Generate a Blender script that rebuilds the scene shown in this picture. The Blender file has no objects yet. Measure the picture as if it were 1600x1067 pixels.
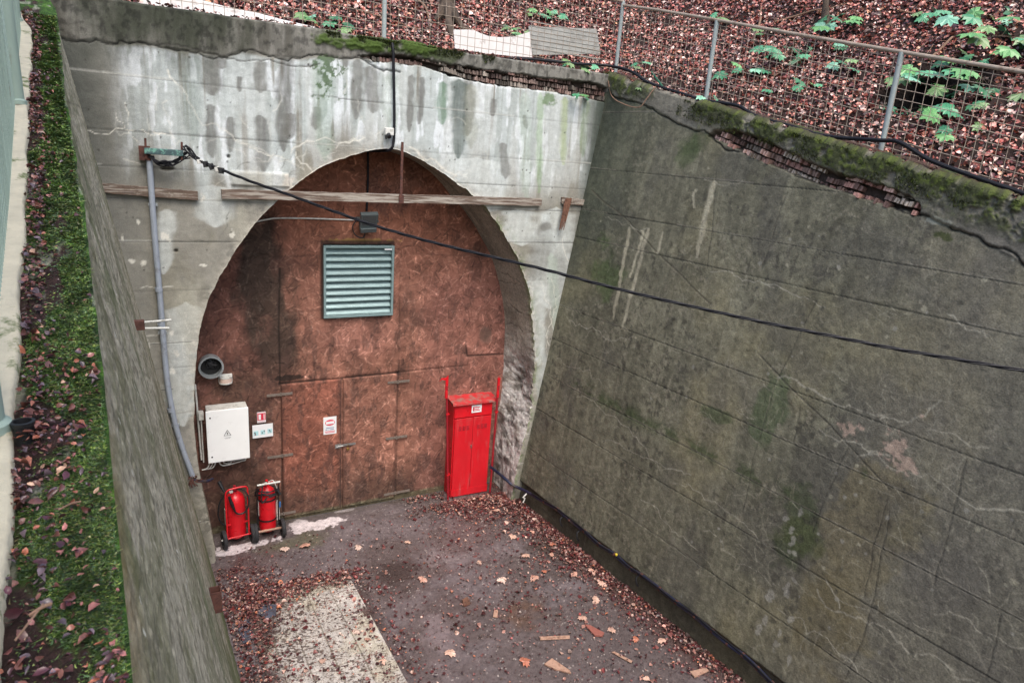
import bpy, math, random
import numpy as np
from mathutils import Vector, Matrix
R = math.radians
random.seed(7); rng = np.random.default_rng(11)
scene = bpy.context.scene

# ---------------------------------------------------------------- camera, sky, light
cam_d = bpy.data.cameras.new("Camera"); cam = bpy.data.objects.new("Camera", cam_d)
scene.collection.objects.link(cam); scene.camera = cam
# rows: camera right, up, forward in world axes (X along the headwall, Y towards the tunnel, Z up)
RT = np.array([[0.87655821, -0.47575039, 0.07285099], [0.06873271, 0.27354972, 0.95939896], [0.4763628, 0.83596179, -0.27248187]])
FOC = 1037.09
cam.matrix_world = Matrix(((RT[0][0], RT[1][0], -RT[2][0], 0), (RT[0][1], RT[1][1], -RT[2][1], 0), (RT[0][2], RT[1][2], -RT[2][2], 0), (0, 0, 0, 1)))
cam_d.sensor_width = 36; cam_d.lens = 36 * FOC / 1600; cam_d.clip_start = .05; cam_d.clip_end = 500
cam_d.dof.use_dof = True; cam_d.dof.focus_distance = 9.5; cam_d.dof.aperture_fstop = 10

w = bpy.data.worlds.new("World"); scene.world = w; w.use_nodes = True
nt = w.node_tree; sky = nt.nodes.new("ShaderNodeTexSky"); sky.sky_type = 'NISHITA'; sky.sun_disc = False
SUN_EL, SUN_AZ = R(58), R(186)          # azimuth measured from +Y clockwise: behind the camera, a little right
sky.sun_elevation = SUN_EL; sky.sun_rotation = SUN_AZ; sky.air_density = 1.3; sky.dust_density = 4
nt.links.new(sky.outputs[0], nt.nodes["Background"].inputs[0]); nt.nodes["Background"].inputs[1].default_value = .13
sl = bpy.data.lights.new("Sun", 'SUN'); sl.energy = 1.1; sl.angle = R(35); sl.color = (1, .96, .9)
so = bpy.data.objects.new("Sun", sl); scene.collection.objects.link(so)
sd = Vector((math.sin(SUN_AZ) * math.cos(SUN_EL), math.cos(SUN_AZ) * math.cos(SUN_EL), math.sin(SUN_EL)))
so.rotation_euler = sd.to_track_quat('Z', 'Y').to_euler()
scene.view_settings.view_transform = 'Standard'; scene.view_settings.look = 'None'
scene.view_settings.gamma = 1; scene.view_settings.exposure = 1.08

# ---------------------------------------------------------------- geometry of the place, from the photograph
def ray(x, y):
    v = np.array([(x - 800) / FOC, -(y - 533.5) / FOC, 1.]); return RT.T @ v
YF, YO, ZG, ZT = 9.2, 10.0, -6.01, 1.30           # headwall front, boarding, ground, headwall top
def onY(x, y, Y):
    d = ray(x, y); return d * (Y / d[1])
def onZ(x, y, Z=ZG):
    d = ray(x, y); return d * (Z / d[2])
def onP(x, y, n, c):                               # plane n.p = c
    d = ray(x, y); return d * (c / (np.array(n) @ d))
def F(x, y): p = onY(x, y, YF); return (p[0], p[2])
def O(x, y): p = onY(x, y, YO); return (p[0], p[2])
def G(x, y): p = onZ(x, y); return (p[0], p[1])
def xr(y, z): return 5.55 + .0911 * (9.2 - y) + .1537 * (z + 6.05)     # right wing wall face
def W(x, y, off=0):
    p = onP(x, y, (1, .0911, -.1537), 5.55 + .0911 * 9.2 + .1537 * 6.05 - off); return p
def Wc(x, y): p = W(x, y); return (p[1], p[2])
def ztR(y): return min(1.3, -.82 + .2265 * y) if np.isscalar(y) else np.minimum(1.3, -.82 + .2265 * y)
LZ0, LM = -1.256, .267                             # mossy ledge on the left wall: z = LZ0 + LM*y
def L(x, y):
    d = ray(x, y); return d * (LZ0 / (d[2] - LM * d[1]))
def C(*c):                                         # sRGB 0-255 -> linear
    a = np.array(c, float) / 255; return np.where(a <= .04045, a / 12.92, ((a + .055) / 1.055) ** 2.4)
def h2(i, j, s):
    n = (i.astype(np.int64) * 374761393 + j.astype(np.int64) * 668265263 + s * 2147483647 + 12345) & 0xffffffff
    n = ((n ^ (n >> 13)) * 1274126177) & 0xffffffff; n = n ^ (n >> 16); return (n & 0xffff) / 65535.
def vn(u, v, su, sv, s=0):                         # smooth value noise, cell size su x sv
    a = np.asarray(u) / su + 1000.37 + s * 3.1; b = np.asarray(v) / sv + 1000.71 + s * 1.7
    i = np.floor(a); j = np.floor(b); fa = a - i; fb = b - j
    fa = fa * fa * (3 - 2 * fa); fb = fb * fb * (3 - 2 * fb)
    return (h2(i, j, s) * (1 - fa) + h2(i + 1, j, s) * fa) * (1 - fb) + (h2(i, j + 1, s) * (1 - fa) + h2(i + 1, j + 1, s) * fa) * fb
def fn(u, v, su, sv, s=0, o=4):                    # fractal, about 0..1 centred .5
    t = 0; a = 1; n = 0
    for k in range(o): t = t + a * vn(u, v, su / 2 ** k, sv / 2 ** k, s + k * 7); n += a; a *= .55
    return t / n
def ss(a, b, x): t = np.clip((x - a) / (b - a), 0, 1); return t * t * (3 - 2 * t)

# ---------------------------------------------------------------- object helpers
def tag(o, label=None, cat=None, group=None, kind=None):
    if label: o['label'] = label
    if cat: o['category'] = cat
    if group: o['group'] = group
    if kind: o['kind'] = kind
    return o
def thing(name, label, cat, loc=(0, 0, 0), rz=0, group=None):
    o = bpy.data.objects.new(name, None); scene.collection.objects.link(o)
    o.location = loc; o.rotation_euler = (0, 0, rz); o.empty_display_size = .2
    return tag(o, label, cat, group)
def origin(p):
    v = Vector((0, 0, 0))
    while p is not None: v += p.location; p = p.parent
    return v
def link_mesh(name, V, polys, mat, parent=None, world=True, smooth=True, cols=None, rgh=None, ang=None, bevel=0, mids=None):
    V = np.asarray(V, float)
    if parent is not None and world: V = V - np.array(origin(parent))
    me = bpy.data.meshes.new(name)
    if isinstance(polys, np.ndarray):
        k = polys.shape[1]; nf = len(polys)
        me.vertices.add(len(V)); me.vertices.foreach_set("co", V.astype(np.float32).ravel())
        me.loops.add(nf * k); me.loops.foreach_set("vertex_index", polys.astype(np.int32).ravel())
        me.polygons.add(nf); me.polygons.foreach_set("loop_start", np.arange(0, nf * k, k, dtype=np.int32))
        me.update(calc_edges=True)
    else:
        me.from_pydata([tuple(v) for v in V], [], [tuple(int(i) for i in f) for f in polys]); me.update()
    me.validate()
    for m in (mat if isinstance(mat, (list, tuple)) else [mat]): me.materials.append(m)
    if mids is not None: me.polygons.foreach_set("material_index", np.array(mids, dtype=np.int32))
    if cols is not None:
        a = me.attributes.new("Col", 'FLOAT_COLOR', 'POINT')
        c = np.ones((len(V), 4), np.float32); c[:, :3] = cols; a.data.foreach_set("color", c.ravel())
        a = me.attributes.new("Rgh", 'FLOAT', 'POINT')
        a.data.foreach_set("value", (np.full(len(V), .85) if rgh is None else rgh).astype(np.float32).ravel())
    if smooth:
        me.shade_smooth()
        if ang: me.set_sharp_from_angle(angle=ang)
    o = bpy.data.objects.new(name, me); scene.collection.objects.link(o)
    if parent is not None: o.parent = parent
    if bevel:
        b = o.modifiers.new("Bevel", 'BEVEL'); b.width = bevel; b.segments = 2; b.limit_method = 'ANGLE'; b.angle_limit = R(40)
    return o

def frame(d):
    d = np.asarray(d, float); d = d / (np.linalg.norm(d) + 1e-12)
    a = np.array([0, 0, 1.]) if abs(d[2]) < .9 else np.array([1., 0, 0])
    x = np.cross(a, d); x /= np.linalg.norm(x); return x, np.cross(d, x), d
class MB:
    def __init__(s): s.v = []; s.f = []; s.m = []
    def add(s, vs, fs, m=0):
        b = len(s.v); s.v += [tuple(map(float, v)) for v in vs]; s.f += [[i + b for i in f] for f in fs]; s.m += [m] * len(fs); return s
    def box(s, c, size, rot=None, m=0):
        c = np.array(c, float); hx, hy, hz = np.array(size, float) / 2
        P = np.array([[x, y, z] for x in (-hx, hx) for y in (-hy, hy) for z in (-hz, hz)])
        if rot is not None: P = P @ np.array(rot.to_matrix() if hasattr(rot, 'to_matrix') else rot).T
        return s.add(P + c, [(0, 1, 3, 2), (4, 6, 7, 5), (0, 4, 5, 1), (2, 3, 7, 6), (0, 2, 6, 4), (1, 5, 7, 3)], m)
    def tube(s, pts, r, n=8, m=0, cap=True):
        pts = [np.array(p, float) for p in pts]; N = len(pts)
        rs = r if hasattr(r, '__len__') else [r] * N
        T = [pts[min(i + 1, N - 1)] - pts[max(i - 1, 0)] for i in range(N)]
        x, y, d = frame(T[0]); V = []
        for i in range(N):
            t = T[i] / (np.linalg.norm(T[i]) + 1e-12)
            x = x - t * (x @ t); x /= np.linalg.norm(x) + 1e-12; y = np.cross(t, x)
            for k in range(n):
                a = 2 * math.pi * k / n; V.append(pts[i] + rs[i] * (math.cos(a) * x + math.sin(a) * y))
        Fc = [(i * n + k, i * n + (k + 1) % n, (i + 1) * n + (k + 1) % n, (i + 1) * n + k) for i in range(N - 1) for k in range(n)]
        if cap: Fc += [tuple(range(n - 1, -1, -1)), tuple((N - 1) * n + k for k in range(n))]
        return s.add(V, Fc, m)
    def cyl(s, a, b, r0, r1=None, n=16, m=0): return s.tube([a, b], [r0, r1 if r1 is not None else r0], n, m)
    def lathe(s, prof, c=(0, 0, 0), axis=(0, 0, 1), n=28, m=0):      # prof: (r, h)
        x, y, d = frame(axis); c = np.array(c, float); V = []
        for r, h in prof:
            for k in range(n):
                a = 2 * math.pi * k / n; V.append(c + d * h + r * (math.cos(a) * x + math.sin(a) * y))
        Fc = [(i * n + k, i * n + (k + 1) % n, (i + 1) * n + (k + 1) % n, (i + 1) * n + k) for i in range(len(prof) - 1) for k in range(n)]
        return s.add(V, Fc, m)
    def prism(s, poly, o, ex, ey, ez, t, m=0):                          # 2D outline in ex, ey; thickness t along ez
        o, ex, ey, ez = [np.array(q, float) for q in (o, ex, ey, ez)]
        n = len(poly); V = [o + ex * a + ey * b for a, b in poly] + [o + ex * a + ey * b + ez * t for a, b in poly]
        return s.add(V, [tuple(range(n - 1, -1, -1)), tuple(range(n, 2 * n))] + [(i, (i + 1) % n, n + (i + 1) % n, n + i) for i in range(n)], m)
    def sep(s): s.cuts = getattr(s, 'cuts', []) + [(len(s.v), len(s.f))]; return s
    def build_each(s, name, mat, parent=None, world=True, bevel=0):     # one object per piece
        cuts = [(0, 0)] + getattr(s, 'cuts', [])
        if cuts[-1] != (len(s.v), len(s.f)): cuts.append((len(s.v), len(s.f)))
        for (a, b), (c, d) in zip(cuts, cuts[1:]):
            mb = MB(); mb.v = s.v[a:c]; mb.f = [[i - a for i in f] for f in s.f[b:d]]; mb.m = s.m[b:d]
            mb.build(name, mat[s.m[b]] if isinstance(mat, (list, tuple)) else mat, parent, world, bevel=bevel)
    def build(s, name, mat, parent=None, world=True, smooth=True, bevel=0, ang=.6):
        return link_mesh(name, s.v, s.f, mat, parent, world, smooth, ang=ang, bevel=bevel, mids=s.m if isinstance(mat, (list, tuple)) else None)
def curve(pts, k=6):                                                    # Catmull-Rom through points
    P = [np.array(p, float) for p in pts]; P = [2 * P[0] - P[1]] + P + [2 * P[-1] - P[-2]]; out = []
    for i in range(1, len(P) - 2):
        for j in range(k):
            t = j / k; a, b, c, d = P[i - 1:i + 3]
            out.append(.5 * (2 * b + (c - a) * t + (2 * a - 5 * b + 4 * c - d) * t * t + (3 * b - a - 3 * c + d) * t ** 3))
    return out + [P[-2]]

# ---------------------------------------------------------------- materials
def nodes(name):
    m = bpy.data.materials.new(name); m.use_nodes = True; return m, m.node_tree.nodes, m.node_tree.links, m.node_tree.nodes["Principled BSDF"]
def nmath(N, Lk, op, a, b=None, clamp=False):
    n = N.new("ShaderNodeMath"); n.operation = op; n.use_clamp = clamp
    for i, q in enumerate((a, b)):
        if q is None: continue
        if isinstance(q, (int, float)): n.inputs[i].default_value = q
        else: Lk.new(q, n.inputs[i])
    return n.outputs[0]
def nnoise(N, Lk, scale, detail=4, rough=.6, vec=None, stretch=None):
    t = N.new("ShaderNodeTexNoise"); t.inputs["Scale"].default_value = scale; t.inputs["Detail"].default_value = detail; t.inputs["Roughness"].default_value = rough
    if vec is None: vec = N.new("ShaderNodeTexCoord").outputs["Object"]
    if stretch:
        mp = N.new("ShaderNodeMapping"); mp.inputs["Scale"].default_value = stretch; Lk.new(vec, mp.inputs[0]); vec = mp.outputs[0]
    Lk.new(vec, t.inputs["Vector"]); return t.outputs["Fac"]
def nmap(N, Lk, v, a, b, c, d):
    n = N.new("ShaderNodeMapRange"); Lk.new(v, n.inputs[0])
    for i, q in enumerate((a, b, c, d)): n.inputs[i + 1].default_value = q
    return n.outputs[0]
def nscale(N, Lk, col, fac):
    n = N.new("ShaderNodeVectorMath"); n.operation = 'SCALE'
    if isinstance(col, (tuple, list, np.ndarray)): n.inputs[0].default_value = tuple(col)[:3]
    else: Lk.new(col, n.inputs[0])
    if isinstance(fac, (int, float)): n.inputs[3].default_value = fac
    else: Lk.new(fac, n.inputs[3])
    return n.outputs[0]
def nmix(N, Lk, f, a, b):
    n = N.new("ShaderNodeMix"); n.data_type = 'RGBA'
    for k, q in ((0, f), (6, a), (7, b)):
        if isinstance(q, (int, float)): n.inputs[k].default_value = q
        elif isinstance(q, (tuple, list, np.ndarray)): n.inputs[k].default_value = (*tuple(q)[:3], 1)
        else: Lk.new(q, n.inputs[k])
    return n.outputs[2]
def nbump(N, Lk, B, h, dist, strength=1):
    b = N.new("ShaderNodeBump"); b.inputs["Distance"].default_value = dist; b.inputs["Strength"].default_value = strength
    Lk.new(h, b.inputs["Height"]); Lk.new(b.outputs[0], B.inputs["Normal"])
def mat_attr(name, amt=.35, scales=(14, 70), bump=.004, spec=.35, bscale=60):
    m, N, Lk, B = nodes(name)
    a = N.new("ShaderNodeAttribute"); a.attribute_name = "Col"; r = N.new("ShaderNodeAttribute"); r.attribute_name = "Rgh"
    n1 = nnoise(N, Lk, scales[0], 6, .7); n2 = nnoise(N, Lk, scales[1], 3, .6)
    f = nmath(N, Lk, 'MULTIPLY', nmap(N, Lk, n1, .25, .75, 1 - amt, 1 + amt), nmap(N, Lk, n2, .25, .75, 1 - amt * .8, 1 + amt * .8))
    Lk.new(nscale(N, Lk, a.outputs["Color"], f), B.inputs["Base Color"]); Lk.new(r.outputs["Fac"], B.inputs["Roughness"])
    B.inputs["Specular IOR Level"].default_value = spec
    if bump: nbump(N, Lk, B, nnoise(N, Lk, bscale, 6, .7), bump)
    return m
def mat(name, col, rough=.5, metal=0, amt=.15, scale=20, dirt=None, dscale=5, dlo=.5, dhi=.7, bump=0, bscale=80, stretch=None, spec=.5, trans=0):
    m, N, Lk, B = nodes(name)
    c = nscale(N, Lk, tuple(col), nmap(N, Lk, nnoise(N, Lk, scale, 5, .65, stretch=stretch), .25, .75, 1 - amt, 1 + amt))
    if dirt is not None: c = nmix(N, Lk, nmap(N, Lk, nnoise(N, Lk, dscale, 6, .7, stretch=stretch), dlo, dhi, 0, 1), c, tuple(dirt))
    Lk.new(c, B.inputs["Base Color"]); B.inputs["Metallic"].default_value = metal
    Lk.new(nmap(N, Lk, nnoise(N, Lk, scale * .7, 4), .3, .7, max(rough - .12, .03), min(rough + .12, 1)), B.inputs["Roughness"])
    B.inputs["Specular IOR Level"].default_value = spec
    if bump: nbump(N, Lk, B, nnoise(N, Lk, bscale, 5, .7, stretch=stretch), bump)
    return m
def mat_leaf(name, rough=.6, spec=.3, trans=.0):
    m, N, Lk, B = nodes(name)
    a = N.new("ShaderNodeAttribute"); a.attribute_name = "Col"
    Lk.new(nscale(N, Lk, a.outputs["Color"], nmap(N, Lk, nnoise(N, Lk, 90, 3), .3, .7, .7, 1.3)), B.inputs["Base Color"])
    B.inputs["Roughness"].default_value = rough; B.inputs["Specular IOR Level"].default_value = spec
    return m
def mat_osb():
    m, N, Lk, B = nodes("osb")
    a = N.new("ShaderNodeAttribute"); a.attribute_name = "Col"; r = N.new("ShaderNodeAttribute"); r.attribute_name = "Rgh"
    tc = N.new("ShaderNodeTexCoord").outputs["Object"]; hs = []
    for k, (sc, st) in enumerate(((7, (1, 1, 1)), (11, (1, 1, 1)), (5, (1, 1, 1)))):
        vo = N.new("ShaderNodeTexVoronoi"); vo.inputs["Scale"].default_value = sc
        mp = N.new("ShaderNodeMapping"); mp.inputs["Location"].default_value = (k * 3.3, k * 1.7, k * 5.1); Lk.new(tc, mp.inputs[0])
        Lk.new(mp.outputs[0], vo.inputs["Vector"])
        sp = N.new("ShaderNodeSeparateColor"); Lk.new(vo.outputs["Color"], sp.inputs[0])
        vr = N.new("ShaderNodeVectorRotate"); vr.rotation_type = 'Y_AXIS'; Lk.new(mp.outputs[0], vr.inputs["Vector"])
        Lk.new(nmath(N, Lk, 'MULTIPLY', sp.outputs[0], 6.28), vr.inputs["Angle"])
        n = nnoise(N, Lk, 1, 3, .6, vec=vr.outputs[0], stretch=(9, 9, 80)); hs.append((n, sp.outputs[1]))
    s = nmath(N, Lk, 'ADD', nmath(N, Lk, 'ADD', hs[0][0], hs[1][0]), hs[2][0])
    f = nmath(N, Lk, 'MULTIPLY', nmap(N, Lk, s, 1.2, 1.8, .95, 1.05), nmap(N, Lk, hs[0][1], 0, 1, .78, 1.22))
    f = nmath(N, Lk, 'MULTIPLY', f, nmap(N, Lk, nnoise(N, Lk, 3, 6, .7), .3, .7, .8, 1.2))
    c = nscale(N, Lk, a.outputs["Color"], f)
    hl = nmath(N, Lk, 'MULTIPLY', nmap(N, Lk, s, 1.75, 1.9, 0, .02), nmap(N, Lk, hs[1][1], .3, .8, 0, 1))
    c = nmix(N, Lk, hl, c, tuple(C(190, 152, 138)))
    Lk.new(c, B.inputs["Base Color"]); Lk.new(r.outputs["Fac"], B.inputs["Roughness"]); B.inputs["Specular IOR Level"].default_value = .3
    nbump(N, Lk, B, nnoise(N, Lk, 70, 4), .0015, .5); return m
M_conc = mat_attr("weathered_concrete", .22, (9, 90), .004)
M_wall = mat_attr("damp_concrete", .38, (10, 60), .008, .35, 60)
M_lwall = mat_attr("coarse_damp_concrete", .24, (22, 150), .002, .2, 160)
M_rub = mat_attr("rubble_render", .45, (22, 90), .008, .08, 60)
M_ground = mat_attr("yard_surface", .35, (12, 90), .005, .5, 110)
M_soil = mat_attr("forest_soil", .45, (10, 50), .02, .2, 30)
M_moss = mat_attr("mossy_ledge", .45, (25, 120), .008, .2, 90)
M_brick = mat_attr("old_brick", .4, (18, 90), .004, .2, 80)
M_leaf = mat_leaf("dead_leaf", .33, .6); M_green = mat_leaf("green_leaf", .4, .5)
M_osb = mat_osb()
# bright, weathered things
M_red = mat("red_paint", C(205, 24, 36), .35, 0, .1, 8, C(150, 34, 38), 7, .56, .72, spec=.5)
M_redd = mat("red_paint_dusty", C(200, 24, 36), .45, 0, .12, 5, C(178, 84, 84), 9, .54, .8, stretch=(1, 1, .2))
M_redold = mat("red_paint_faded", C(150, 24, 38), .5, 0, .2, 12, C(90, 30, 30), 14, .55, .75)
M_black = mat("black_rubber", C(26, 27, 30), .5, 0, .2, 25)
M_tyre = mat("dusty_tyre", C(40, 40, 43), .8, 0, .25, 20, C(95, 92, 90), 12, .55, .8)
M_cable = mat("black_cable", C(17, 18, 25), .6, 0, .2, 30, C(44, 44, 46), 12, .6, .85, spec=.3)
M_cableb = mat("blue_black_cable", C(26, 32, 58), .5, 0, .35, 14, C(62, 50, 44), 5, .5, .65)
M_white = mat("white_enamel", C(238, 240, 240), .35, 0, .03, 6, C(196, 196, 186), 7, .64, .85)
M_whiteold = mat("white_plastic_old", C(205, 205, 200), .5, 0, .1, 12, C(140, 138, 128), 18, .5, .7)
M_galv = mat("galvanised_steel", C(150, 156, 158), .5, .3, .15, 30, C(120, 104, 88), 12, .6, .78)
M_post = mat("post_paint", C(150, 160, 160), .6, 0, .12, 14, C(112, 92, 76), 14, .62, .74)
M_postg = mat("green_post_paint", C(150, 168, 156), .6, 0, .15, 9, C(120, 104, 84), 7, .6, .75, stretch=(1, 1, .3))
M_wire = mat("wire_rusty", C(158, 144, 130), .6, .2, .2, 8, C(120, 98, 82), 5, .55, .7)
M_pvc = mat("grey_conduit", C(146, 154, 166), .5, 0, .08, 8, C(110, 112, 112), 9, .55, .75)
M_rust = mat("rusty_steel", C(92, 58, 50), .85, .1, .35, 30, C(52, 36, 34), 18, .45, .7, bump=.002)
M_wood = mat("weathered_plank", C(96, 80, 70), .85, 0, .4, 10, C(156, 148, 138), 8, .46, .56, bump=.004, bscale=20, stretch=(.25, 3, 4))
M_woodx = mat("splintered_wood", C(110, 76, 60), .85, 0, .35, 20, C(60, 45, 38), 14, .5, .7, bump=.004)
M_fresh = mat("fresh_wood_chip", C(170, 136, 118), .8, 0, .25, 30, C(120, 84, 68), 16, .5, .7)
M_louv = mat("louvre_steel", C(134, 158, 160), .38, .25, .08, 5, C(110, 128, 128), 8, .5, .75, stretch=(.4, 1, 4))
M_lamp = mat("lamp_housing", C(92, 102, 104), .45, .2, .1, 20)
M_dark = mat("dark_void", C(16, 16, 17), .7, 0, .2, 10)
M_glass = mat("lamp_glass", C(70, 78, 80), .12, 0, .15, 6, spec=.8)
M_verdi = mat("green_bracket", C(62, 84, 88), .6, 0, .25, 20, C(110, 160, 146), 14, .52, .62)
M_bark = mat("tree_bark", C(84, 72, 62), .9, 0, .35, 14, C(48, 40, 36), 9, .45, .65, bump=.02, bscale=18, stretch=(1, 1, .3))
M_twig = mat("dry_twig", C(132, 104, 86), .85, 0, .3, 20, C(78, 58, 48), 10, .5, .7)
M_stem = mat("sapling_stem", C(92, 76, 60), .8, 0, .3, 20)
M_cloth = mat("white_fabric", C(214, 210, 208), .85, 0, .06, 8, C(140, 128, 122), 6, .58, .75)
M_panel = mat("grey_sheet", C(150, 150, 146), .8, 0, .1, 9, C(112, 108, 102), 5, .5, .75)
M_slate = mat("torn_grey_sheeting", C(78, 82, 96), .45, 0, .2, 12, C(58, 52, 54), 9, .5, .7)
M_ink = mat("black_print", C(40, 42, 44), .6, 0, .05); M_inkr = mat("red_print", C(205, 45, 70), .5, 0, .05); M_inkb = mat("blue_print", C(70, 110, 150), .5, 0, .05); M_inkc = mat("pale_blue_print", C(175, 215, 220), .5, 0, .05)
M_sign = mat("sign_white", C(226, 228, 230), .45, 0, .03, 9)
M_brass = mat("brass", C(170, 140, 80), .35, .9, .1); M_steel = mat("bare_steel", C(170, 170, 168), .35, .8, .12, 30)
M_hinge = mat("old_hinge_steel", C(122, 112, 104), .65, .2, .2, 30, C(92, 66, 56), 25, .5, .7)
M_bluep = mat("blue_plastic", C(50, 105, 165), .4, 0, .1)
M_yel = mat("yellow_tag", C(215, 190, 60), .5, 0, .1); M_greenp = mat("green_tube", C(38, 92, 66), .4, 0, .1)
M_amber = mat("lamp_diffuser", C(214, 190, 176), .3, 0, .2, 30)

# ---------------------------------------------------------------- painted, displaced sheets
class Sheet:
    def __init__(s, U, Vv, P, Nrm, col):
        s.U, s.V, s.P, s.N = U, Vv, P, Nrm; s.C = np.ones(U.shape + (3,)) * col
        s.D = np.zeros(U.shape); s.R = np.full(U.shape, .85)
    def mix(s, m, col, a=1.):
        m = np.clip(m * a, 0, 1)[..., None]; s.C = s.C * (1 - m) + np.asarray(col) * m
    def mul(s, f): s.C = s.C * (f[..., None] if hasattr(f, 'shape') and f.ndim == 2 else f)
    def seg(s, a, b, w, tap=1):
        x0, x1 = min(a[0], b[0]) - 3 * w, max(a[0], b[0]) + 3 * w; y0, y1 = min(a[1], b[1]) - 3 * w, max(a[1], b[1]) + 3 * w
        sel = (s.U > x0) & (s.U < x1) & (s.V > y0) & (s.V < y1)
        if not sel.any(): return None, None
        u = s.U[sel]; v = s.V[sel]; d = np.array(b) - np.array(a); l = d @ d + 1e-12
        t = np.clip(((u - a[0]) * d[0] + (v - a[1]) * d[1]) / l, 0, 1)
        dd = np.hypot(u - a[0] - t * d[0], v - a[1] - t * d[1]); return sel, np.exp(-(dd / w) ** 2)
    def line(s, pts, w, col, a=1., jag=0, depth=0, fade=False):
        pts = [tuple(p) for p in pts]
        if jag:
            for _ in range(3):
                q = [pts[0]]
                for p0, p1 in zip(pts, pts[1:]):
                    l = math.dist(p0, p1)
                    if l > .05: q.append(((p0[0] + p1[0]) / 2 + random.gauss(0, jag * l), (p0[1] + p1[1]) / 2 + random.gauss(0, jag * l)))
                    q.append(p1)
                pts = q
        M = np.zeros(s.U.shape); n = len(pts) - 1
        for i, (p0, p1) in enumerate(zip(pts, pts[1:])):
            sel, m = s.seg(p0, p1, w * random.uniform(.75, 1.25))
            if sel is None: continue
            k = (1 - i / n) if fade else 1
            M[sel] = np.maximum(M[sel], m * k)
        if col is not None: s.mix(M, col, a)
        if depth: s.D = s.D - depth * M
        return M
    def win(s, x0, x1, y0, y1):
        u1, v1 = s.U[:, 0], s.V
        k = np.where((u1 > x0) & (u1 < x1))[0]
        if not len(k): return None
        r = slice(k[0], k[-1] + 1); vv = s.V[r]; c = np.where(((vv > y0) & (vv < y1)).any(0))[0]
        if not len(c): return None
        return (r, slice(c[0], c[-1] + 1))
    def blob(s, c, r, col, a=1., rough=.5, soft=.45, ns=.25, seed=None, nsv=None):
        seed = random.randint(0, 999) if seed is None else seed
        M = np.zeros(s.U.shape); k = 1 + rough; q = s.win(c[0] - r[0] * k, c[0] + r[0] * k, c[1] - r[1] * k, c[1] + r[1] * k)
        if q is None: return M
        U, V = s.U[q], s.V[q]; d = np.hypot((U - c[0]) / r[0], (V - c[1]) / r[1])
        m = ss(0, soft, 1 - d + rough * (fn(U, V, ns, nsv or ns, seed) - .5) * 2); M[q] = m
        if col is not None: mm = np.clip(m * a, 0, 1)[..., None]; s.C[q] = s.C[q] * (1 - mm) + np.asarray(col) * mm
        return M
    def drip(s, p0, p1, wd, col, a=1., seed=None):                     # vertical run with ragged edges
        seed = random.randint(0, 999) if seed is None else seed
        (x0, z0), (x1, z1) = p0, p1
        q = s.win(min(x0, x1) - 2 * wd - .1, max(x0, x1) + 2 * wd + .1, min(z0, z1) - .3, max(z0, z1) + .3)
        if q is None: return
        U, V = s.U[q], s.V[q]; t = (z0 - V) / max(z0 - z1, .01)
        cx = x0 + (x1 - x0) * t + .05 * (fn(V, U * 0, .25, 1, seed) - .5)
        wv = wd * (.55 + .9 * fn(V, U * 0, .14, 1, seed + 3)) * ss(-.05, .04, t) * (1 - ss(.8, 1.1, t)) ** .5
        n = fn(U, V, .05, .12, seed + 5)
        m = (1 - ss(wv * .55, wv * 1.25 + .02, np.abs(U - cx) + .05 * (n - .5))) * (.75 + .5 * (fn(U, V, .05, .5, seed + 9) - .3)) * (wv > .004)
        m = np.clip(m, 0, 1) * (t > -.1) * (t < 1.15)
        mm = np.clip(m * a, 0, 1)[..., None]; s.C[q] = s.C[q] * (1 - mm) + np.asarray(col) * mm
    def web(s, c, col, a, w, n=8, ln=.5, step=.06, spread=1.):            # random hair cracks
        for k in range(n):
            p = np.array([c[0] + random.gauss(0, .25 * spread), c[1] + random.gauss(0, .25 * spread)]); an = random.uniform(0, 6.28); pts = [tuple(p)]
            for i in range(int(ln * random.uniform(.4, 1.4) / step)):
                an += random.gauss(0, .5); p = p + step * np.array([math.cos(an), math.sin(an)]); pts.append(tuple(p))
            if len(pts) > 1: s.line(pts, w, col, a * random.uniform(.5, 1), fade=True)
    def build(s, name, mt, parent=None, keep=None, flip=False, move=None):
        P = s.P + s.N * s.D[..., None] if move is None else move
        n, m = s.U.shape; idx = np.arange(n * m).reshape(n, m)
        q = np.stack([idx[:-1, :-1], idx[1:, :-1], idx[1:, 1:], idx[:-1, 1:]], -1)
        if keep is not None: q = q[keep]
        q = q.reshape(-1, 4)
        if flip: q = q[:, ::-1]
        Pf, Cf, Rf = P.reshape(-1, 3), s.C.reshape(-1, 3), s.R.reshape(-1)
        used = np.zeros(n * m, bool); used[q.ravel()] = True
        mp = -np.ones(n * m, int); mp[used] = np.arange(used.sum())
        return link_mesh(name, Pf[used], mp[q], mt, parent, cols=np.clip(Cf[used], 0, 1), rgh=Rf[used])
def poly_sd(U, V, poly):                                               # signed distance (positive inside) and nearest point
    poly = np.array(poly); n = len(poly); best = np.full(U.shape, 1e9); NX = np.zeros(U.shape); NY = np.zeros(U.shape); ins = np.zeros(U.shape, bool)
    for i in range(n):
        a, b = poly[i], poly[(i + 1) % n]; d = b - a; l = d @ d + 1e-12
        t = np.clip(((U - a[0]) * d[0] + (V - a[1]) * d[1]) / l, 0, 1); px = a[0] + t * d[0]; py = a[1] + t * d[1]
        dd = np.hypot(U - px, V - py); k = dd < best; best[k] = dd[k]; NX[k] = px[k]; NY[k] = py[k]
        if abs(d[1]) > 1e-12:
            c = ((a[1] > V) != (b[1] > V)) & (U < (b[0] - a[0]) * (V - a[1]) / d[1] + a[0]); ins ^= c
    return np.where(ins, best, -best), NX, NY

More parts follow.
